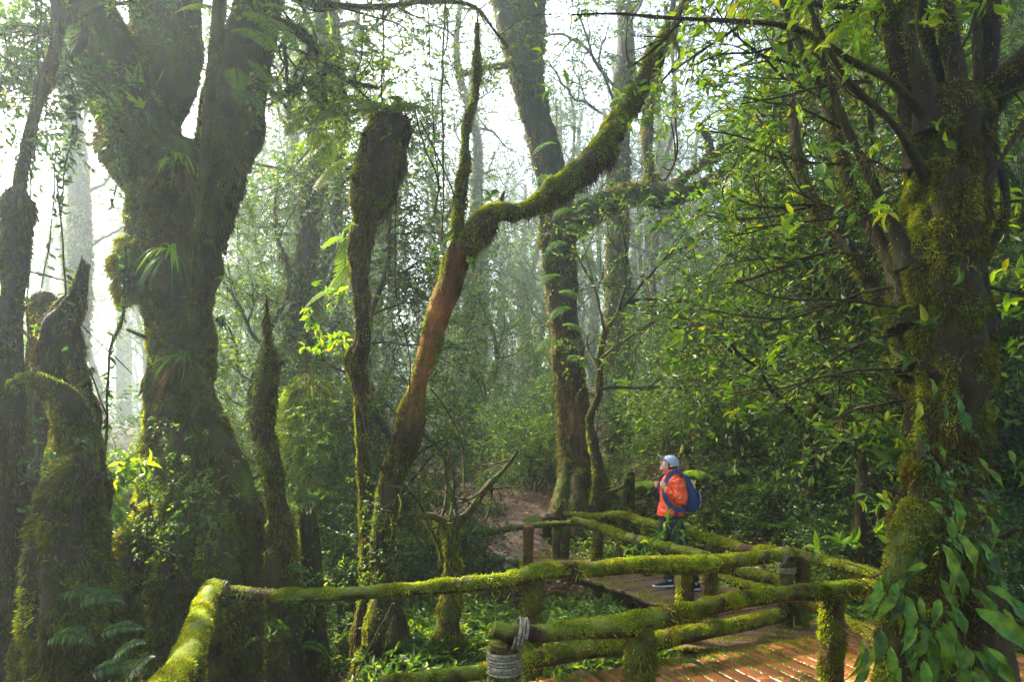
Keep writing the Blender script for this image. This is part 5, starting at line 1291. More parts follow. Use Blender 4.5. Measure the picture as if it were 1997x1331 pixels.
whorls("leafy shoots clinging low in the fork of the slanting red-barked trunk", [(862, 490, 6.8, -1, .3), (850, 520, 6.8, -1, 0), (880, 470, 6.8, -.5, .6), (905, 500, 6.8, .6, -.2)], .10, mat='bright')
whorls("bright compound-leaved shoot left of the broken-topped trunk's middle", [(600 + 70 * rg.random(), 560 + 130 * rg.random(), 7.4, rg.normal(), rg.normal() * .4) for _ in range(26)], .10, name="sapling", stem=[[(690, 700, 7.3), (668, 640, 7.4), (640, 580, 7.4), (620, 560, 7.4)], [(668, 640, 7.4), (630, 650, 7.4), (600, 655, 7.4)]])
whorls("red-tipped sapling leaning in front of the great trunk's left edge", [(1602, 1072, 5.0, -1, .3), (1625, 1068, 5.0, .3, .8), (1650, 1062, 5, .8, .5), (1700, 1045, 4.9, .8, .4), (1730, 985, 4.7, -.5, .6)], .14, name="sapling", stem=[[(1790, 1100, 4.6), (1700, 1070, 4.9), (1620, 1080, 5.0)], [(1790, 1100, 4.6), (1720, 1000, 4.8)]])
whorls("green sapling standing before the hiker's knees", [(1303, 1022, 7.2, .1, 1), (1300, 1036, 7.2, -.9, .3), (1312, 1036, 7.2, .9, .3), (1290, 1048, 7.2, -.9, .2), (1322, 1048, 7.2, .8, .1), (1270, 1060, 7.2, -1, 0), (1240, 1090, 7.1, -1, .1), (1225, 1075, 7.1, .3, .6), (1262, 1080, 7.1, .9, .3)], .14, name="sapling", mat='leaf', stem=[[(1318, 1180, 7.2), (1310, 1100, 7.2), (1300, 1050, 7.2), (1303, 1022, 7.2)], [(1312, 1110, 7.2), (1280, 1075, 7.2), (1230, 1085, 7.1)]])
whorls("long-leaved bamboo-like shoots between the leaning snag and the giant trunk", [(200 + 80 * rg.random(), 900 + 55 * rg.random(), 5.9, rg.normal(), .4 * rg.normal()) for _ in range(14)], .16, name="sapling", n=4, stem=[[(180, 1010, 5.9), (225, 930, 5.9), (280, 900, 5.9)]])
whorls("leafy seedling by the lower end of the leaning mossy rail", [(520, 1240, 5.2, 1, .4), (540, 1225, 5.2, 1, .5), (505, 1255, 5.2, -.5, .6)], .08, name="seedling", mat='leaf')

# plant with long glossy drip-tipped leaves at the foot of the great trunk
th = thing("climbing_plant", "climber with long glossy drooping leaves covering the foot of the great right trunk", "plant", P(1840, 1331, 4.0)); g = Geo(); gt = Geo(); r = np.random.default_rng(12)
L_ = [(1812, 740, 46, 0), (1790, 785, 52, -.25), (1840, 790, 44, -.2), (1858, 770, 62, -.05), (1868, 800, 60, .1), (1830, 870, 36, .05), (1820, 900, 40, 0), (1868, 905, 42, .2), (1908, 895, 36, .25), (1925, 915, 46, .35), (1905, 955, 52, .5), (1860, 975, 62, 0), (1838, 1010, 66, .05), (1850, 1010, 58, -.15), (1880, 1060, 110, .45), (1900, 1055, 80, .2), (1915, 1110, 80, .3), (1835, 1065, 90, 0), (1845, 1088, 80, .15), (1790, 1085, 70, -.6), (1875, 1120, 46, -.05),
      (1720, 1155, 72, -.9), (1735, 1165, 70, -.7), (1712, 1165, 50, -.5), (1755, 1160, 80, -.55), (1765, 1165, 88, -.25), (1770, 1170, 76, -.05), (1745, 1160, 74, -.75), (1795, 1165, 50, -.1), (1830, 1170, 60, -.4), (1855, 1185, 70, .1), (1845, 1190, 50, .4), (1900, 1190, 120, .65), (1890, 1150, 90, .4), (1930, 1150, 110, .5),
      (1795, 1225, 80, -.35), (1785, 1225, 66, -.6), (1805, 1240, 96, -.1), (1820, 1230, 104, .02), (1838, 1215, 90, .15), (1850, 1240, 96, .1), (1775, 1255, 66, -.2), (1715, 1230, 80, -.35), (1700, 1265, 82, -.65), (1735, 1262, 66, -.05), (1690, 1300, 70, -.8), (1880, 1260, 66, -.4), (1895, 1270, 70, .3), (1910, 1270, 96, .55), (1870, 1290, 70, 0), (1900, 1300, 80, .1), (1925, 1265, 50, .6), (1955, 1210, 70, .7), (1800, 1290, 70, -.2), (1750, 1310, 70, -.4)]
L_ += [(a + 26 * r.normal(), b + 30 * r.normal(), c_ * (.55 + .35 * r.random()), t_ + .3 * r.normal()) for a, b, c_, t_ in L_[8:]]
for px, py, ln, tl in L_:
    d = 3.92 - .1 * abs(r.normal()) - (.12 if py > 1150 else 0); ll = ln / FPX * d * 1.0
    o = P(px, py, d); dd = A([sin(tl), -.30 - .25 * r.random(), -cos(tl) + .25])
    leaves(g, o[None], dd[None], A([[r.normal() * .35, -1, .6]]), ll, ll * (.25 + .07 * r.random()), 'drip', True)
    e = o + A([-.02 + r.normal() * .02, .22, .05]); ribbons(gt, np.stack([e, e * .5 + o * .5 + A([0, 0, .02]), o])[None], A([.004]))
g.build("leaves", M['glossy'], th); gt.build("stalks", M['twig'], th)
whorls("small-leaved shoots sprouting from the great trunk's mossy left side", [(1770, 880, 4.1, -.9, .2), (1752, 900, 4.1, -1, .1), (1740, 850, 4.1, -.8, .6), (1700, 850, 4.2, -1, .3), (1755, 860, 4.1, -.5, .8), (1780, 700, 4.1, -.8, .3), (1800, 640, 4.05, .4, .7), (1850, 560, 4.0, .6, .4), (1760, 620, 4.1, -1, .3), (1730, 830, 4.2, -.8, .3)], .12, n=5, mat='leaf')
whorls("leafy twigs spreading at the right edge beyond the great trunk", [(1930 + 60 * rg.random(), 480 + 160 * rg.random(), 4.6, rg.normal(), rg.normal() * .5) for _ in range(10)] + [(1900 + 80 * rg.random(), 300 + 160 * rg.random(), 4.8, rg.normal(), rg.normal() * .5) for _ in range(10)], .10, mat='bright', n=5)
whorls("blurred blue-green leaf at the right edge", [(1975, 918, 3.6, 1, 0)], .16, n=2, mat='deep')

# hanging vines
vin = [((80, -10), (72, 200), (58, 420), (50, 700), 5.2, "straight hanging vine nearest the left edge"), ((108, 300), (100, 430), (82, 560), (60, 640), 5.3, "curving vine by the left edge stump"), ((112, 350), (118, 430), (128, 560), (135, 720), 5.3, "vine falling past the leaning pointed snag's tip"),
       ((245, 480), (238, 620), (212, 700), (205, 880), 5.8, "knotted moss-bearded vine left of the giant trunk"), ((165, 700), (190, 760), (208, 830), (206, 900), 5.7, "thin vine slanting under the knotted moss-bearded vine"), ((155, 630), (190, 665), (230, 700), (260, 730), 5.7, "slack vine strung from the leaning snag toward the giant trunk"),
       ((60, 530), (100, 540), (150, 560), (165, 620), 5.4, "thin vine strung from the left edge trunk to the leaning pointed snag"), ((205, 180), (225, 260), (232, 330), (215, 420), 6.0, "leafy vine in the white gap left of the giant trunk"), ((140, 160), (150, 260), (130, 300), (120, 420), 5.6, "leafy vine dangling in the white gap by the slender crooked trunk"),
       ((775, 330), (772, 560), (800, 720), (770, 930), 6.7, "long bare vine hanging between the paired trunks"), ((808, 215), (830, 290), (852, 350), (848, 420), 6.9, "drooping rootlet falling from the top of the shaggy rotten club"), ((820, 235), (850, 300), (885, 380), (870, 430), 6.9, "second rootlet looping off the top of the shaggy rotten club"),
       ((745, -10), (748, 90), (745, 180), (752, 225), 7.0, "straight vine dropping onto the shaggy rotten club"), ((835, -10), (840, 140), (850, 300), (868, 470), 7.4, "faint vine left of the upright moss-coated stem"), ((870, -10), (862, 180), (866, 350), (860, 470), 7.6, "faintest vine beside the upright moss-coated stem"),
       ((1225, 30), (1222, 90), (1228, 120), (1230, 140), 4.0, "short bearded strand hanging from the long horizontal twig"), ((840, 760), (870, 800), (900, 860), (905, 960), 7.0, "vine slanting right from the slanting trunk's orange foot"), ((675, 720), (700, 780), (720, 850), (765, 900), 6.9, "thin vine crossing between the paired trunks"),
       ((1318, 230), (1320, 300), (1300, 350), (1285, 345), 5.5, "looped vine hanging under the sweeping bough's tip"), ((1310, 240), (1318, 290), (1312, 330), (1290, 325), 5.4, "short tangled vine beside the looped vine"), ((1440, 300), (1410, 370), (1420, 400), (1450, 440), 5.0, "arched twig hanging left of the twig tangle"),
       ((340, 1330), (330, 1180), (290, 980), (285, 930), 5.9, "pale root string running down the giant trunk's roots"), ((375, 1150), (345, 1090), (290, 1060), (288, 1000), 5.9, "pale root string crossing the giant trunk's roots"), ((690, 1331), (740, 1230), (770, 1180), (745, 1300), 6.3, "red-brown vine looping by the slanting trunk's foot"),
       ((1660, 880), (1700, 940), (1780, 980), (1840, 1060), 4.1, "dark woody vine crossing in front of the great trunk's flare"), ((1890, 600), (1900, 660), (1870, 720), (1920, 760), 3.95, "thin root trailing down the great trunk's shaded side")]
for i, (a, b, c, e, d, lab) in enumerate(vin):
    th = thing("hanging_vine", lab, "vine", P(*c, d)); ww = [3.2, 2.4, 3.6, 3][i % 4] if i not in (3,) else 6
    T = Tube(lp([(*a, d, ww), (*b, d + .1 * rg.normal(), ww), (*c, d + .1 * rg.normal(), ww), (*e, d, ww * .7)]), seg=6, step=.05, rough=.3, freq=9, seed=i)
    T.V += (.018 * np.stack([fbm(T.c * 4 + 7 * i, 3, 2), fbm(T.c * 4 + 30, 4, 2), 0 * T.r], -1))[:, None]
    T.c += (.018 * np.stack([fbm(T.c * 4 + 7 * i, 3, 2), fbm(T.c * 4 + 30, 4, 2), 0 * T.r], -1))
    T.geo().build("stem", M['twig'], th)
    g = Geo(); moss(T, 5000, .02, .004, .6, .8, .9, noise_mask(3, .2, 2.4), g=g, seed=i); p, _ = T.sample(500, rg, noise_mask(3, 0, 1.6)); beards(p, .02 + .07 * rg.random(len(p)), g, i, .003); g.build("moss", M['beard'], th)
    if i in (0, 1, 2, 3, 7, 8, 13): 
        p, _ = T.sample(1100 if i in (7, 8) else 350, rg); gl = Geo(); leaves(gl, p, rg.normal(size=p.shape) + A([0, -.2, -.8]), rg.normal(size=p.shape) + A([0, -1, .3]), .05 + .04 * rg.random(len(p)), .03, 'near'); gl.build("leaves", M['deep' if i else 'leaf'], th)

# bushy tangles of little plants close to the railing
extra = [(1120, 7.0, 1, .42, "knee-high plant with narrow glossy leaves behind the long railing, left of the hiker's shoes"), (1190, 6.9, 4, .75, "low leafy plant behind the long railing below the hiker's walkway"), (1075, 6.9, 4, .7, "low leafy plant just right of the long railing's middle post"), (830, 7.4, 4, .9, "low leafy plant in the hollow under the long railing"), (900, 6.8, 4, .7, "small leafy plant near the low mossy log"), (660, 7.6, 4, .8, "small leafy plant left of the paired trunks' foot"),
         (500, 7.4, 4, 1.0, "leafy plant against the giant trunk's right root")]
for i, (px, d, k, s, lab) in enumerate(extra):
    q = P(px, 826, d); dup(bs[k], (q[0], q[1], gz(q[0], q[1]) - .03), i * 1.9 + 1, s, lab, None, "plant")
# spindly dead branching shrub standing in the hollow
rr = np.random.default_rng(61); DS = thing("dead_shrub", "bare forked mossy little tree with beard moss in front of the earth path", "shrub", P(882, 1300, 6.9)[:2].tolist() + [-.9]); polys, tips = [], []
T0 = Tube(lp([(862, 1331, 6.9, 56), (872, 1240, 6.9, 46), (880, 1150, 6.9, 36), (882, 1080, 6.9, 28), (880, 1020, 6.9, 26)]), seg=14, step=.05, rough=.3, seed=62); T0.geo().build("trunk", M['bark'], DS)
moss(T0, 9000, .04, .005, .6, .9, .8, seed=5).build("moss", M['moss2'], DS)
Ts = []
for q in (lp([(880, 1035, 6.9, 20), (850, 1010, 6.9, 14), (800, 1005, 6.9, 9), (770, 1020, 6.9, 5)]), lp([(882, 1030, 6.9, 22), (915, 1000, 6.9, 15), (950, 950, 6.9, 12), (985, 915, 6.9, 9), (1010, 880, 6.9, 5)]), lp([(880, 1020, 6.9, 16), (885, 980, 6.9, 10), (870, 930, 6.9, 7), (878, 880, 6.9, 4)])):
    T = Tube(q, seg=10, step=.05, rough=.25, seed=63); T.geo().build("branch", M['bark'], DS); Ts.append(T)
    for k in range(5): j = rr.integers(2, len(T.c) - 1); grow(T.c[j], rr.normal(size=3) + A([0, 0, .2]), .5, T.r[j] * .5, 1, rr, .25, 0, 3, .8, .6, polys, tips)
g = Geo(); Ts += limbs(g, polys, 4, .08, .1, 3); g.build("twigs", M['twig'], DS)
hg = Geo()
for T in Ts: p, _ = T.sample(420, rr, noise_mask(2, .4, 2)); beards(p, .04 + .3 * rr.random(len(p)) ** 2, hg, 3, .004)
hg.build("hanging_moss", M['moss2'], DS)

# dark-corner ferns with light on their tips, and leafy shoots at the foot of the left trunks
frond_thing("arching ferns with light-tipped fronds over the dark left corner", [(110, 1160, 4.5, 1, -.3, .45, .45, .10, .5), (150, 1180, 4.4, 1, -.2, .7, .42, .10, .5), (90, 1250, 4.3, 1, -.3, .6, .45, .10, .5), (60, 1130, 4.6, .9, -.3, .8, .4, .09, .6)], 'deep', n=20, bip=False)
frond_thing("spray of slim fronds climbing toward the lower end of the leaning rail", [(215, 1290, 4.0, .8, -.2, .9, .36, .07, .4), (190, 1240, 4.2, 1, -.1, .6, .36, .07, .4), (240, 1331, 3.9, .7, -.2, .9, .34, .07, .3), (170, 1320, 3.9, .9, 0, .6, .4, .08, .5)], 'deep', n=20, bip=False)
frond_thing("fern fringe trailing over the root hollow of the giant trunk", [(210, 985, 5.8, 1, -.3, -.3, .3, .07, .4), (225, 1000, 5.8, .8, -.4, -.4, .26, .06, .4), (200, 1000, 5.8, -.6, -.4, -.3, .28, .07, .5)], 'fern', n=18, bip=False)
frond_thing("low ferns along the giant trunk's right-hand root", [(500, 1160, 5.7, 1, -.3, .3, .3, .06, .6), (520, 1210, 5.6, 1, -.4, .1, .26, .06, .6), (560, 1110, 5.8, .9, -.2, .4, .24, .05, .6), (585, 1260, 5.6, .9, -.3, .4, .3, .06, .6)], 'fern', n=18, bip=False)
for i, (x0, y0, d, w, h, n, mt, lab) in enumerate([(300, 1000, 6.15, 60, 160, 70, 'leaf', "small-leaved creeper on the giant trunk's front root"), (400, 1000, 6.3, 90, 200, 90, 'leaf', "small-leaved creeper matting the giant trunk's foot"), (120, 960, 4.75, 70, 120, 50, 'deep', "dark creeper on the big moss-draped stump"), (600, 1150, 6.0, 50, 100, 50, 'leaf', "creeper climbing the low jagged stump"), (725, 1080, 6.85, 40, 160, 60, 'leaf', "creeper wrapping the joined feet of the paired trunks"), (1840, 1000, 4.0, 90, 180, 60, 'deep', "small-leaved creeper on the great right trunk's shaded face")]):
    th = thing("creeper", lab, "plant", P(x0, y0, d)); gl, gt = Geo(), Geo(); k = n
    p = np.stack([P(x0 + w * rg.normal() * .5, y0 + h * rg.normal() * .5, d + .05 * rg.normal()) for _ in range(k)])
    sprays(gl, gt, p, rg.normal(size=p.shape) + A([0, -.7, -.5]), L=.10, n=6, leaf=.045, wid=.02, droop=.5, kind='near', r=rg, tw=.0015)
    gl.build("leaves", M[mt], th); gt.build("stems", M['twig'], th)


# ------------------------------------------------------------------ the hiker
PX, PY = 1.957, 8.42


def loft(g, secs, seg=24, sub=4):
    """secs: (centre (f, s, z), forward radius vector, side radius vector)"""
    S = A([[*c, *a, *b] for c, a, b in secs], float); q = np.vstack([2 * S[0] - S[1], S, 2 * S[-1] - S[-2]]); out = []
    for i in range(len(S) - 1):
        a, b, c, d = q[i:i + 4]
        for t in np.arange(sub) / sub: out.append(.5 * (2 * b + (c - a) * t + (2 * a - 5 * b + 4 * c - d) * t * t + (3 * b - a - 3 * c + d) * t ** 3))
    out.append(S[-1]); S = A(out); th = np.linspace(0, 2 * pi, seg, endpoint=False)
    V = S[:, None, :3] + S[:, None, 3:6] * np.cos(th)[None, :, None] + S[:, None, 6:9] * np.sin(th)[None, :, None]
    m = len(S); i = np.arange(m - 1)[:, None] * seg; j = np.arange(seg)[None]; j2 = (j + 1) % seg
    off = g.n; g.add(W(V.reshape(-1, 3)), np.stack([i + j, i + j2, i + seg + j2, i + seg + j], -1).reshape(-1, 4)[:, ::-1], True)
    for e in (0, m - 1):
        VV = np.vstack([V[e], V[e].mean(0)[None]]); a = np.arange(seg); b = (a + 1) % seg; tri = np.stack([a, b, np.full(seg, seg)], -1)
        g.add(W(VV), tri if e == 0 else tri[:, ::-1], True)
    return g


def W(v):
    """(forward, towards the camera, up) of the hiker -> world; he faces left along the walkway"""
    v = np.asarray(v, float); c, s = cos(.10), sin(.10); f, d = v[..., 0], v[..., 1]
    return np.stack([PX - (f * c - d * s), PY - (f * s + d * c), v[..., 2]], -1)


def limb(g, pts, seg=16, step=.02, flat=1.0, rough=0.0, freq=20, sd=0):
    q = A(pts, float); w = np.concatenate([W(q[:, :3]), q[:, 3:]], 1)
    T = Tube(w, seg=seg, step=step, rough=rough, freq=freq, flat=flat, seed=sd); return T.geo(g)


def blob(g, c, r, rot=0.0, seg=20, lim=None):
    """ellipsoid in head space, tilted back by the pitch of the head"""
    u = np.linspace(0, pi, seg // 2 + 1); v = np.linspace(0, 2 * pi, seg, endpoint=False)
    V = np.stack([np.sin(u)[:, None] * np.cos(v)[None] * r[0], np.sin(u)[:, None] * np.sin(v)[None] * r[1], np.cos(u)[:, None] * r[2] + 0 * v[None]], -1)
    if rot: V = np.stack([V[..., 0] * cos(rot) - V[..., 2] * sin(rot), V[..., 1], V[..., 0] * sin(rot) + V[..., 2] * cos(rot)], -1)
    V = V + A(c); m = len(u); i = np.arange(m - 1)[:, None] * seg; j = np.arange(seg)[None]; j2 = (j + 1) % seg
    g.add(W(HD(V.reshape(-1, 3))), np.stack([i + j, i + seg + j, i + seg + j2, i + j2], -1).reshape(-1, 4)[:, ::-1], True)
    return g


HC, HP = A([.012, 0, 1.535]), radians(24)


def HD(v):
    v = np.asarray(v, float); f, s, u = v[..., 0], v[..., 1], v[..., 2]
    return np.stack([f * cos(HP) - u * sin(HP), s, f * sin(HP) + u * cos(HP)], -1) + HC


def remesh(o, size, smooth_=1, disp=0):
    m = o.modifiers.new("remesh", 'REMESH'); m.mode = 'VOXEL'; m.voxel_size = size; m.use_smooth_shade = True
    s = o.modifiers.new("smooth", 'SMOOTH'); s.iterations = smooth_; s.factor = .5
    if disp:
        t = bpy.data.textures.new("folds", 'CLOUDS'); t.noise_scale = .055; d = o.modifiers.new("folds", 'DISPLACE'); d.texture = t; d.strength = disp; d.mid_level = .5


def plain(name, col, rough, bmp=0, sc=60, spec=.4, dark=.75):
    return solid_mat(name, [(.3, tuple(c * dark for c in col)), (.7, col)], 12, rough, bmp, sc, spec=spec, bdist=.004)


M['skin'] = plain('skin', (.62, .36, .26), .5, 0, dark=.92); M['hair'] = plain('black_hair', (.014, .010, .008), .5, .5, 200)
M['jacket'] = plain('orange_shell_jacket', (.66, .075, .014), .55, .6, 22, dark=.9); M['navy'] = plain('navy_pack_fabric', (.009, .036, .13), .5, .4, 90)
M['trouser'] = plain('dark_trousers', (.010, .018, .020), .8, .5, 40); M['capc'] = plain('pale_blue_cap', (.36, .46, .56), .8, .3, 150)
M['shoe'] = plain('black_shoe', (.012, .012, .014), .6, .3, 100); M['white'] = plain('white_sole', (.75, .75, .73), .6); M['pink'] = plain('pink_cloth', (.75, .42, .36), .8)

HK = thing("person", "hiker in orange jacket and pale blue cap with navy backpack, gazing up on the walkway", "person", (PX, PY, 0))
g = Geo()
blob(g, (-.008, 0, .012), (.098, .077, .098)); blob(g, (.034, 0, -.045), (.056, .056, .066)); blob(g, (.02, 0, -.02), (.072, .066, .07))
blob(g, (.070, 0, -.098), (.024, .026, .018)); blob(g, (.082, 0, .026), (.016, .045, .014)); blob(g, (.101, 0, -.018), (.012, .009, .026), .35); blob(g, (.108, 0, -.034), (.013, .013, .009))
blob(g, (.092, 0, -.060), (.012, .022, .0065)); blob(g, (.088, 0, -.071), (.012, .019, .0065)); blob(g, (.062, .035, -.02), (.026, .022, .02)); blob(g, (.062, -.035, -.02), (.026, .022, .02))
for s in (1, -1): blob(g, (-.006, .077 * s, -.012), (.020, .010, .031), .2)
limb(g, [(-.035, 0, 1.34, .062), (-.022, 0, 1.42, .055), (-.004, 0, 1.50, .056)])
loft(g, [((0, 0, .86), (.09, 0, 0), (0, .14, 0)), ((0, 0, 1.0), (.085, 0, 0), (0, .13, 0)), ((-.01, 0, 1.2), (.095, 0, 0), (0, .15, 0)), ((-.02, 0, 1.34), (.075, 0, 0), (0, .15, 0)), ((-.03, 0, 1.39), (.055, 0, 0), (0, .08, 0))])
arm = {1: [(-.03, .175, 1.345, .05), (-.055, .225, 1.21, .044), (-.062, .24, 1.11, .04), (.02, .205, 1.165, .036), (.10, .150, 1.235, .026), (.118, .138, 1.262, .026)],
       -1: [(-.03, -.175, 1.345, .05), (-.055, -.225, 1.21, .044), (-.058, -.24, 1.11, .04), (.02, -.205, 1.155, .036), (.10, -.140, 1.215, .026), (.118, -.125, 1.242, .026)]}
for s in (1, -1):
    limb(g, arm[s]); dz = 0 if s > 0 else -.02
    limb(g, [(.115, .136 * s, 1.255 + dz, .026), (.128, .132 * s, 1.285 + dz, .032), (.132, .126 * s, 1.315 + dz, .027)], flat=.7)
    for k in range(4):      # four fingers closing round the strap
        z = 1.272 + dz + .0175 * k; ln = (.82, .95, 1.0, .9)[k]
        limb(g, [(.138, .136 * s, z, .0095), (.155, .125 * s, z + .003, .0092), (.160, (.125 - .022 * ln) * s, z + .004, .0086), (.146, (.125 - .040 * ln) * s, z + .003, .0078), (.132, (.125 - .042 * ln) * s, z, .0070)], seg=8, step=.006)
    limb(g, [(.118, .120 * s, 1.285 + dz, .012), (.118, .103 * s, 1.312 + dz, .0105), (.128, .094 * s, 1.338 + dz, .009)], seg=8, step=.006)
legs = {-1: [(0, -.085, .86, .095), (.02, -.09, .68, .08), (.035, -.095, .48, .058), (.01, -.095, .30, .055), (-.010, -.095, .10, .038), (-.012, -.095, .06, .036)], 1: [(-.01, .085, .86, .095), (-.06, .09, .68, .08), (-.10, .10, .48, .058), (-.19, .105, .30, .055), (-.262, .11, .11, .038), (-.27, .11, .06, .036)]}
for s in (1, -1): limb(g, legs[s])
body = g.build("body", M['skin'], HK); remesh(body, .0045, 2)
for s in (1, -1):
    g = Geo(); blob(g, (.0835, .030 * s, .006), (.009, .015, .007)); g.build("eye", M['hair'], HK)
# hair under the cap
g = Geo(); blob(g, (-.018, 0, .0), (.097, .083, .085)); blob(g, (-.03, 0, -.035), (.078, .072, .05)); blob(g, (.02, .070, .004), (.03, .010, .025)); blob(g, (.02, -.070, .004), (.03, .010, .025)); h = g.build("hair", M['hair'], HK); remesh(h, .005, 1)
# cap: crown panels and visor
g = Geo(); n = 28; u = np.linspace(0.02, pi * .60, 12); v = np.linspace(0, 2 * pi, n, endpoint=False)
R3 = [(.106, .088, .098), (.101, .083, .093)]; VV = []
for q in R3:
    uu = u[:, None] * (1 - .16 * np.cos(v)[None])      # lower at the back, higher over the brow
    VV.append(np.stack([np.sin(uu) * np.cos(v) * q[0] - .006, np.sin(uu) * np.sin(v) * q[1], np.cos(uu) * q[2] + .016], -1))
Vc = np.concatenate(VV); m = 12; ii = np.arange(m - 1)[:, None] * n; j = np.arange(n)[None]; j2 = (j + 1) % n; F0 = np.stack([ii + j, ii + j2, ii + n + j2, ii + n + j], -1).reshape(-1, 4)
e0 = (m - 1) * n; rim = np.stack([e0 + j[0], e0 + j2[0], m * n + e0 + j2[0], m * n + e0 + j[0]], -1)
g.add(W(HD(Vc.reshape(-1, 3))), np.vstack([F0, F0[:, ::-1] + m * n, rim]), True); cap = g.build("cap", M['capc'], HK)
g = Geo(); nu, nv = 15, 7; a = np.linspace(-1.15, 1.15, nu)[:, None]; t = np.linspace(0, 1, nv)[None]
bx = .062 * np.cos(a * .9) + .028 + t * .100 * np.cos(a * .85) ** .8; by = .086 * np.sin(a) * (1 - .12 * t); bz = .040 + .012 * t - .022 * (by / .08) ** 2
top = np.stack([bx, by, bz], -1).reshape(-1, 3); i = (np.arange(nu - 1)[:, None] * nv + np.arange(nv - 1)[None]).ravel(); q = np.stack([i, i + 1, i + nv + 1, i + nv], -1)
g.add(W(HD(top)), q, True); vis = g.build("visor", M['capc'], cap); sm = vis.modifiers.new("thick", 'SOLIDIFY'); sm.thickness = .006
g = Geo(); blob(g, (-.006, 0, .124), (.008, .008, .005), seg=10); g.build("button", M['capc'], cap)
# jacket
g = Geo()
loft(g, [((.012, 0, .905), (.155, 0, 0), (0, .185, 0)), ((.008, 0, .96), (.146, 0, 0), (0, .182, 0)), ((.002, 0, 1.08), (.125, 0, 0), (0, .172, 0)), ((0, 0, 1.2), (.120, 0, 0), (0, .176, 0)), ((-.006, 0, 1.30), (.112, 0, 0), (0, .186, 0)), ((-.014, 0, 1.37), (.096, 0, 0), (0, .168, 0)), ((-.018, 0, 1.415), (.080, 0, 0), (0, .115, 0)), ((-.012, 0, 1.44), (.078, 0, .0), (0, .085, 0)), ((-.010, 0, 1.465), (.080, 0, -.01), (0, .080, 0))], seg=36)
for s in (1, -1):
    a = [list(x) for x in arm[s]][:5]; rr_ = [.078, .068, .064, .055, .044]; a = [x[:3] + [q] for x, q in zip(a, rr_)]
    limb(g, a + [[.108, .146 * s, 1.243 - (.02 if s < 0 else 0), .036]], seg=20, rough=.10, freq=24, sd=5)
    for k, (f, z) in enumerate(((-.075, 1.10), (-.06, 1.085), (-.04, 1.115), (-.085, 1.16))): limb(g, [(f - .02, .29 * s, z - .03, .012), (f + .03, .285 * s, z + .03, .014)], seg=8)
jk = g.build("jacket", M['jacket'], HK); remesh(jk, .006, 2, .030)
g = Geo(); loft(g, [((-.004, 0, 1.425), (.088, 0, -.016), (0, .094, 0)), ((.0, 0, 1.455), (.092, 0, -.018), (0, .092, 0)), ((-.002, 0, 1.478), (.088, 0, -.018), (0, .088, 0)), ((-.006, 0, 1.470), (.074, 0, -.016), (0, .076, 0))], seg=28); g.build("collar", M['jacket'], jk)
g = Geo(); loft(g, [((-.095, 0, 1.40), (.035, 0, .02), (0, .10, 0)), ((-.105, 0, 1.43), (.045, 0, .02), (0, .11, 0)), ((-.10, 0, 1.455), (.030, 0, .01), (0, .09, 0))], seg=20); g.build("hood", M['jacket'], jk)
g = Geo(); limb(g, [(.088, .140, 1.15, .003), (.085, .150, 1.05, .003), (.08, .164, .96, .003)], seg=6); g.build("pocket_zip", M['shoe'], jk)
# trousers
g = Geo(); loft(g, [((0, 0, .72), (.085, 0, 0), (0, .12, 0)), ((0, 0, .82), (.125, 0, 0), (0, .165, 0)), ((0, 0, .94), (.12, 0, 0), (0, .16, 0))])
for s, rr_ in ((1, [.108, .10, .080, .072, .066, .0]), (-1, [.108, .10, .080, .072, .064, .0])):
    a = [list(x)[:3] + [q] for x, q in zip(legs[s], rr_)][:5]; limb(g, a, seg=22, rough=.09, freq=12, sd=7 + s)
tr = g.build("trousers", M['trouser'], HK); remesh(tr, .007, 2, .012)
# socks and shoes
for s, (ax, az) in ((1, (-.268, .0)), (-1, (-.012, 0))):
    y = legs[s][-1][1]; g = Geo(); limb(g, [(ax, y, .06, .040), (ax, y, .115, .041)], seg=14, step=.01); g.build("sock", M['white'], HK)
    g = Geo(); loft(g, [((ax - .058, y, .045), (0, 0, .035), (0, .026, 0)), ((ax - .045, y, .052), (0, 0, .045), (0, .036, 0)), ((ax - .005, y, .058), (0, 0, .052), (0, .040, 0)), ((ax + .05, y, .048), (0, 0, .040), (0, .042, 0)), ((ax + .12, y, .036), (0, 0, .026), (0, .046, 0)), ((ax + .175, y, .030), (0, 0, .018), (0, .040, 0)), ((ax + .20, y, .026), (0, 0, .010), (0, .024, 0))], seg=20)
    sh_ = g.build("shoe", M['shoe'], HK)
    g = Geo(); loft(g, [((ax - .066, y, .012), (0, 0, .014), (0, .020, 0)), ((ax - .05, y, .012), (0, 0, .020), (0, .038, 0)), ((ax + .04, y, .010), (0, 0, .018), (0, .042, 0)), ((ax + .12, y, .008), (0, 0, .016), (0, .049, 0)), ((ax + .18, y, .010), (0, 0, .014), (0, .042, 0)), ((ax + .208, y, .014), (0, 0, .010), (0, .022, 0))], seg=20); g.build("sole", M['white'], sh_)
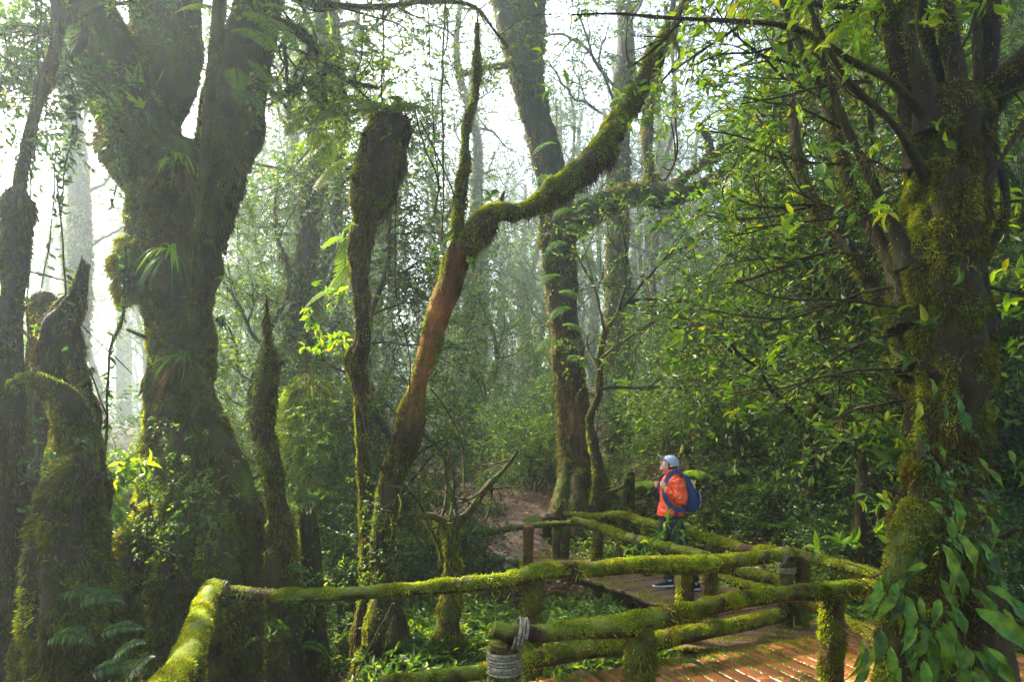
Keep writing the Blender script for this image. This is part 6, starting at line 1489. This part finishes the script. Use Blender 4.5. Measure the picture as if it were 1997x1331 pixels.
# backpack: carried, a thing of its own
BP = thing("backpack", "navy blue backpack worn by the hiker in the orange jacket", "backpack", tuple(W(A([-.2, 0, .95]))))
g = Geo(); loft(g, [((-.225, 0, .952), (.07, 0, 0), (0, .10, 0)), ((-.222, 0, .972), (.105, 0, 0), (0, .14, 0)), ((-.222, 0, 1.05), (.118, 0, .0), (0, .15, 0)), ((-.215, 0, 1.16), (.112, 0, .0), (0, .15, 0)), ((-.192, 0, 1.27), (.088, 0, -.01), (0, .14, 0)), ((-.168, 0, 1.35), (.062, 0, -.012), (0, .125, 0)), ((-.150, 0, 1.395), (.036, 0, -.01), (0, .10, 0)), ((-.146, 0, 1.405), (.015, 0, 0), (0, .06, 0))], seg=36)
pk = g.build("pack_body", M['navy'], BP); remesh(pk, .007, 2, .008)
g = Geo(); loft(g, [((-.325, 0, 1.0), (.018, 0, 0), (0, .09, 0)), ((-.335, 0, 1.08), (.03, 0, 0), (0, .11, 0)), ((-.325, 0, 1.17), (.022, 0, 0), (0, .10, 0)), ((-.30, 0, 1.2), (.012, 0, 0), (0, .08, 0))]); g.build("front_pocket", M['navy'], BP)
g = Geo(); loft(g, [((-.262, .04, 1.24), (.03, 0, 0), (0, .07, 0)), ((-.250, .04, 1.30), (.034, 0, 0), (0, .075, 0)), ((-.225, .04, 1.345), (.025, 0, 0), (0, .06, 0))]); g.build("tied_cloth", M['pink'], BP)
g = Geo()
for i, (o_, l_) in enumerate(((0, .13), (.012, .19), (-.008, .16), (.02, .1))): limb(g, [(-.335 - o_ * .5, .07 + o_, 1.2 - i * .02, .003), (-.352, .08 + o_, 1.2 - l_ * .5, .003), (-.345 + o_, .085 + o_, 1.2 - l_, .003)], seg=5)
g.build("white_cord", M['white'], BP)


def strip(g, pts, w, th=.006):
    c = resample(A([[*p, .01] for p in pts]), .015)[:, :3]; t = unit(np.gradient(c, axis=0)); 
    out = unit(c - A([-.02, 0, 1.2]) * A([1, 0, 0]) - A([0, 0, 1]) * c[:, 2:3]); side = unit(np.cross(t, out)) * w / 2; o2 = np.cross(side, t); o2 = unit(o2) * th
    V = np.stack([c - side - o2, c + side - o2, c + side + o2, c - side + o2], 1); k = len(c); i = np.arange(k - 1)[:, None] * 4; j = np.arange(4)[None]; j2 = (j + 1) % 4
    g.add(W(V.reshape(-1, 3)), np.stack([i + j, i + j2, i + 4 + j2, i + 4 + j], -1).reshape(-1, 4), False)


for s in (1, -1):
    g = Geo(); strip(g, [(-.13, .10 * s, 1.36), (-.10, .105 * s, 1.43), (-.03, .108 * s, 1.452), (.05, .110 * s, 1.40), (.105, .112 * s, 1.32), (.122, .118 * s, 1.24), (.120, .138 * s, 1.14), (.07, .172 * s, 1.05), (-.02, .196 * s, 1.0), (-.12, .17 * s, .985)], .055); g.build("shoulder_strap", M['navy'], BP)
g = Geo(); strip(g, [(.0, .196, 1.01), (-.005, .205, .96), (-.004, .203, .91)], .028, .003); g.build("strap_end", M['navy'], BP)
g = Geo(); limb(g, [(-.13, .03, 1.40, .008), (-.12, .0, 1.43, .008), (-.13, -.03, 1.40, .008)], seg=8); g.build("grab_loop", M['navy'], BP)
drop_protos()
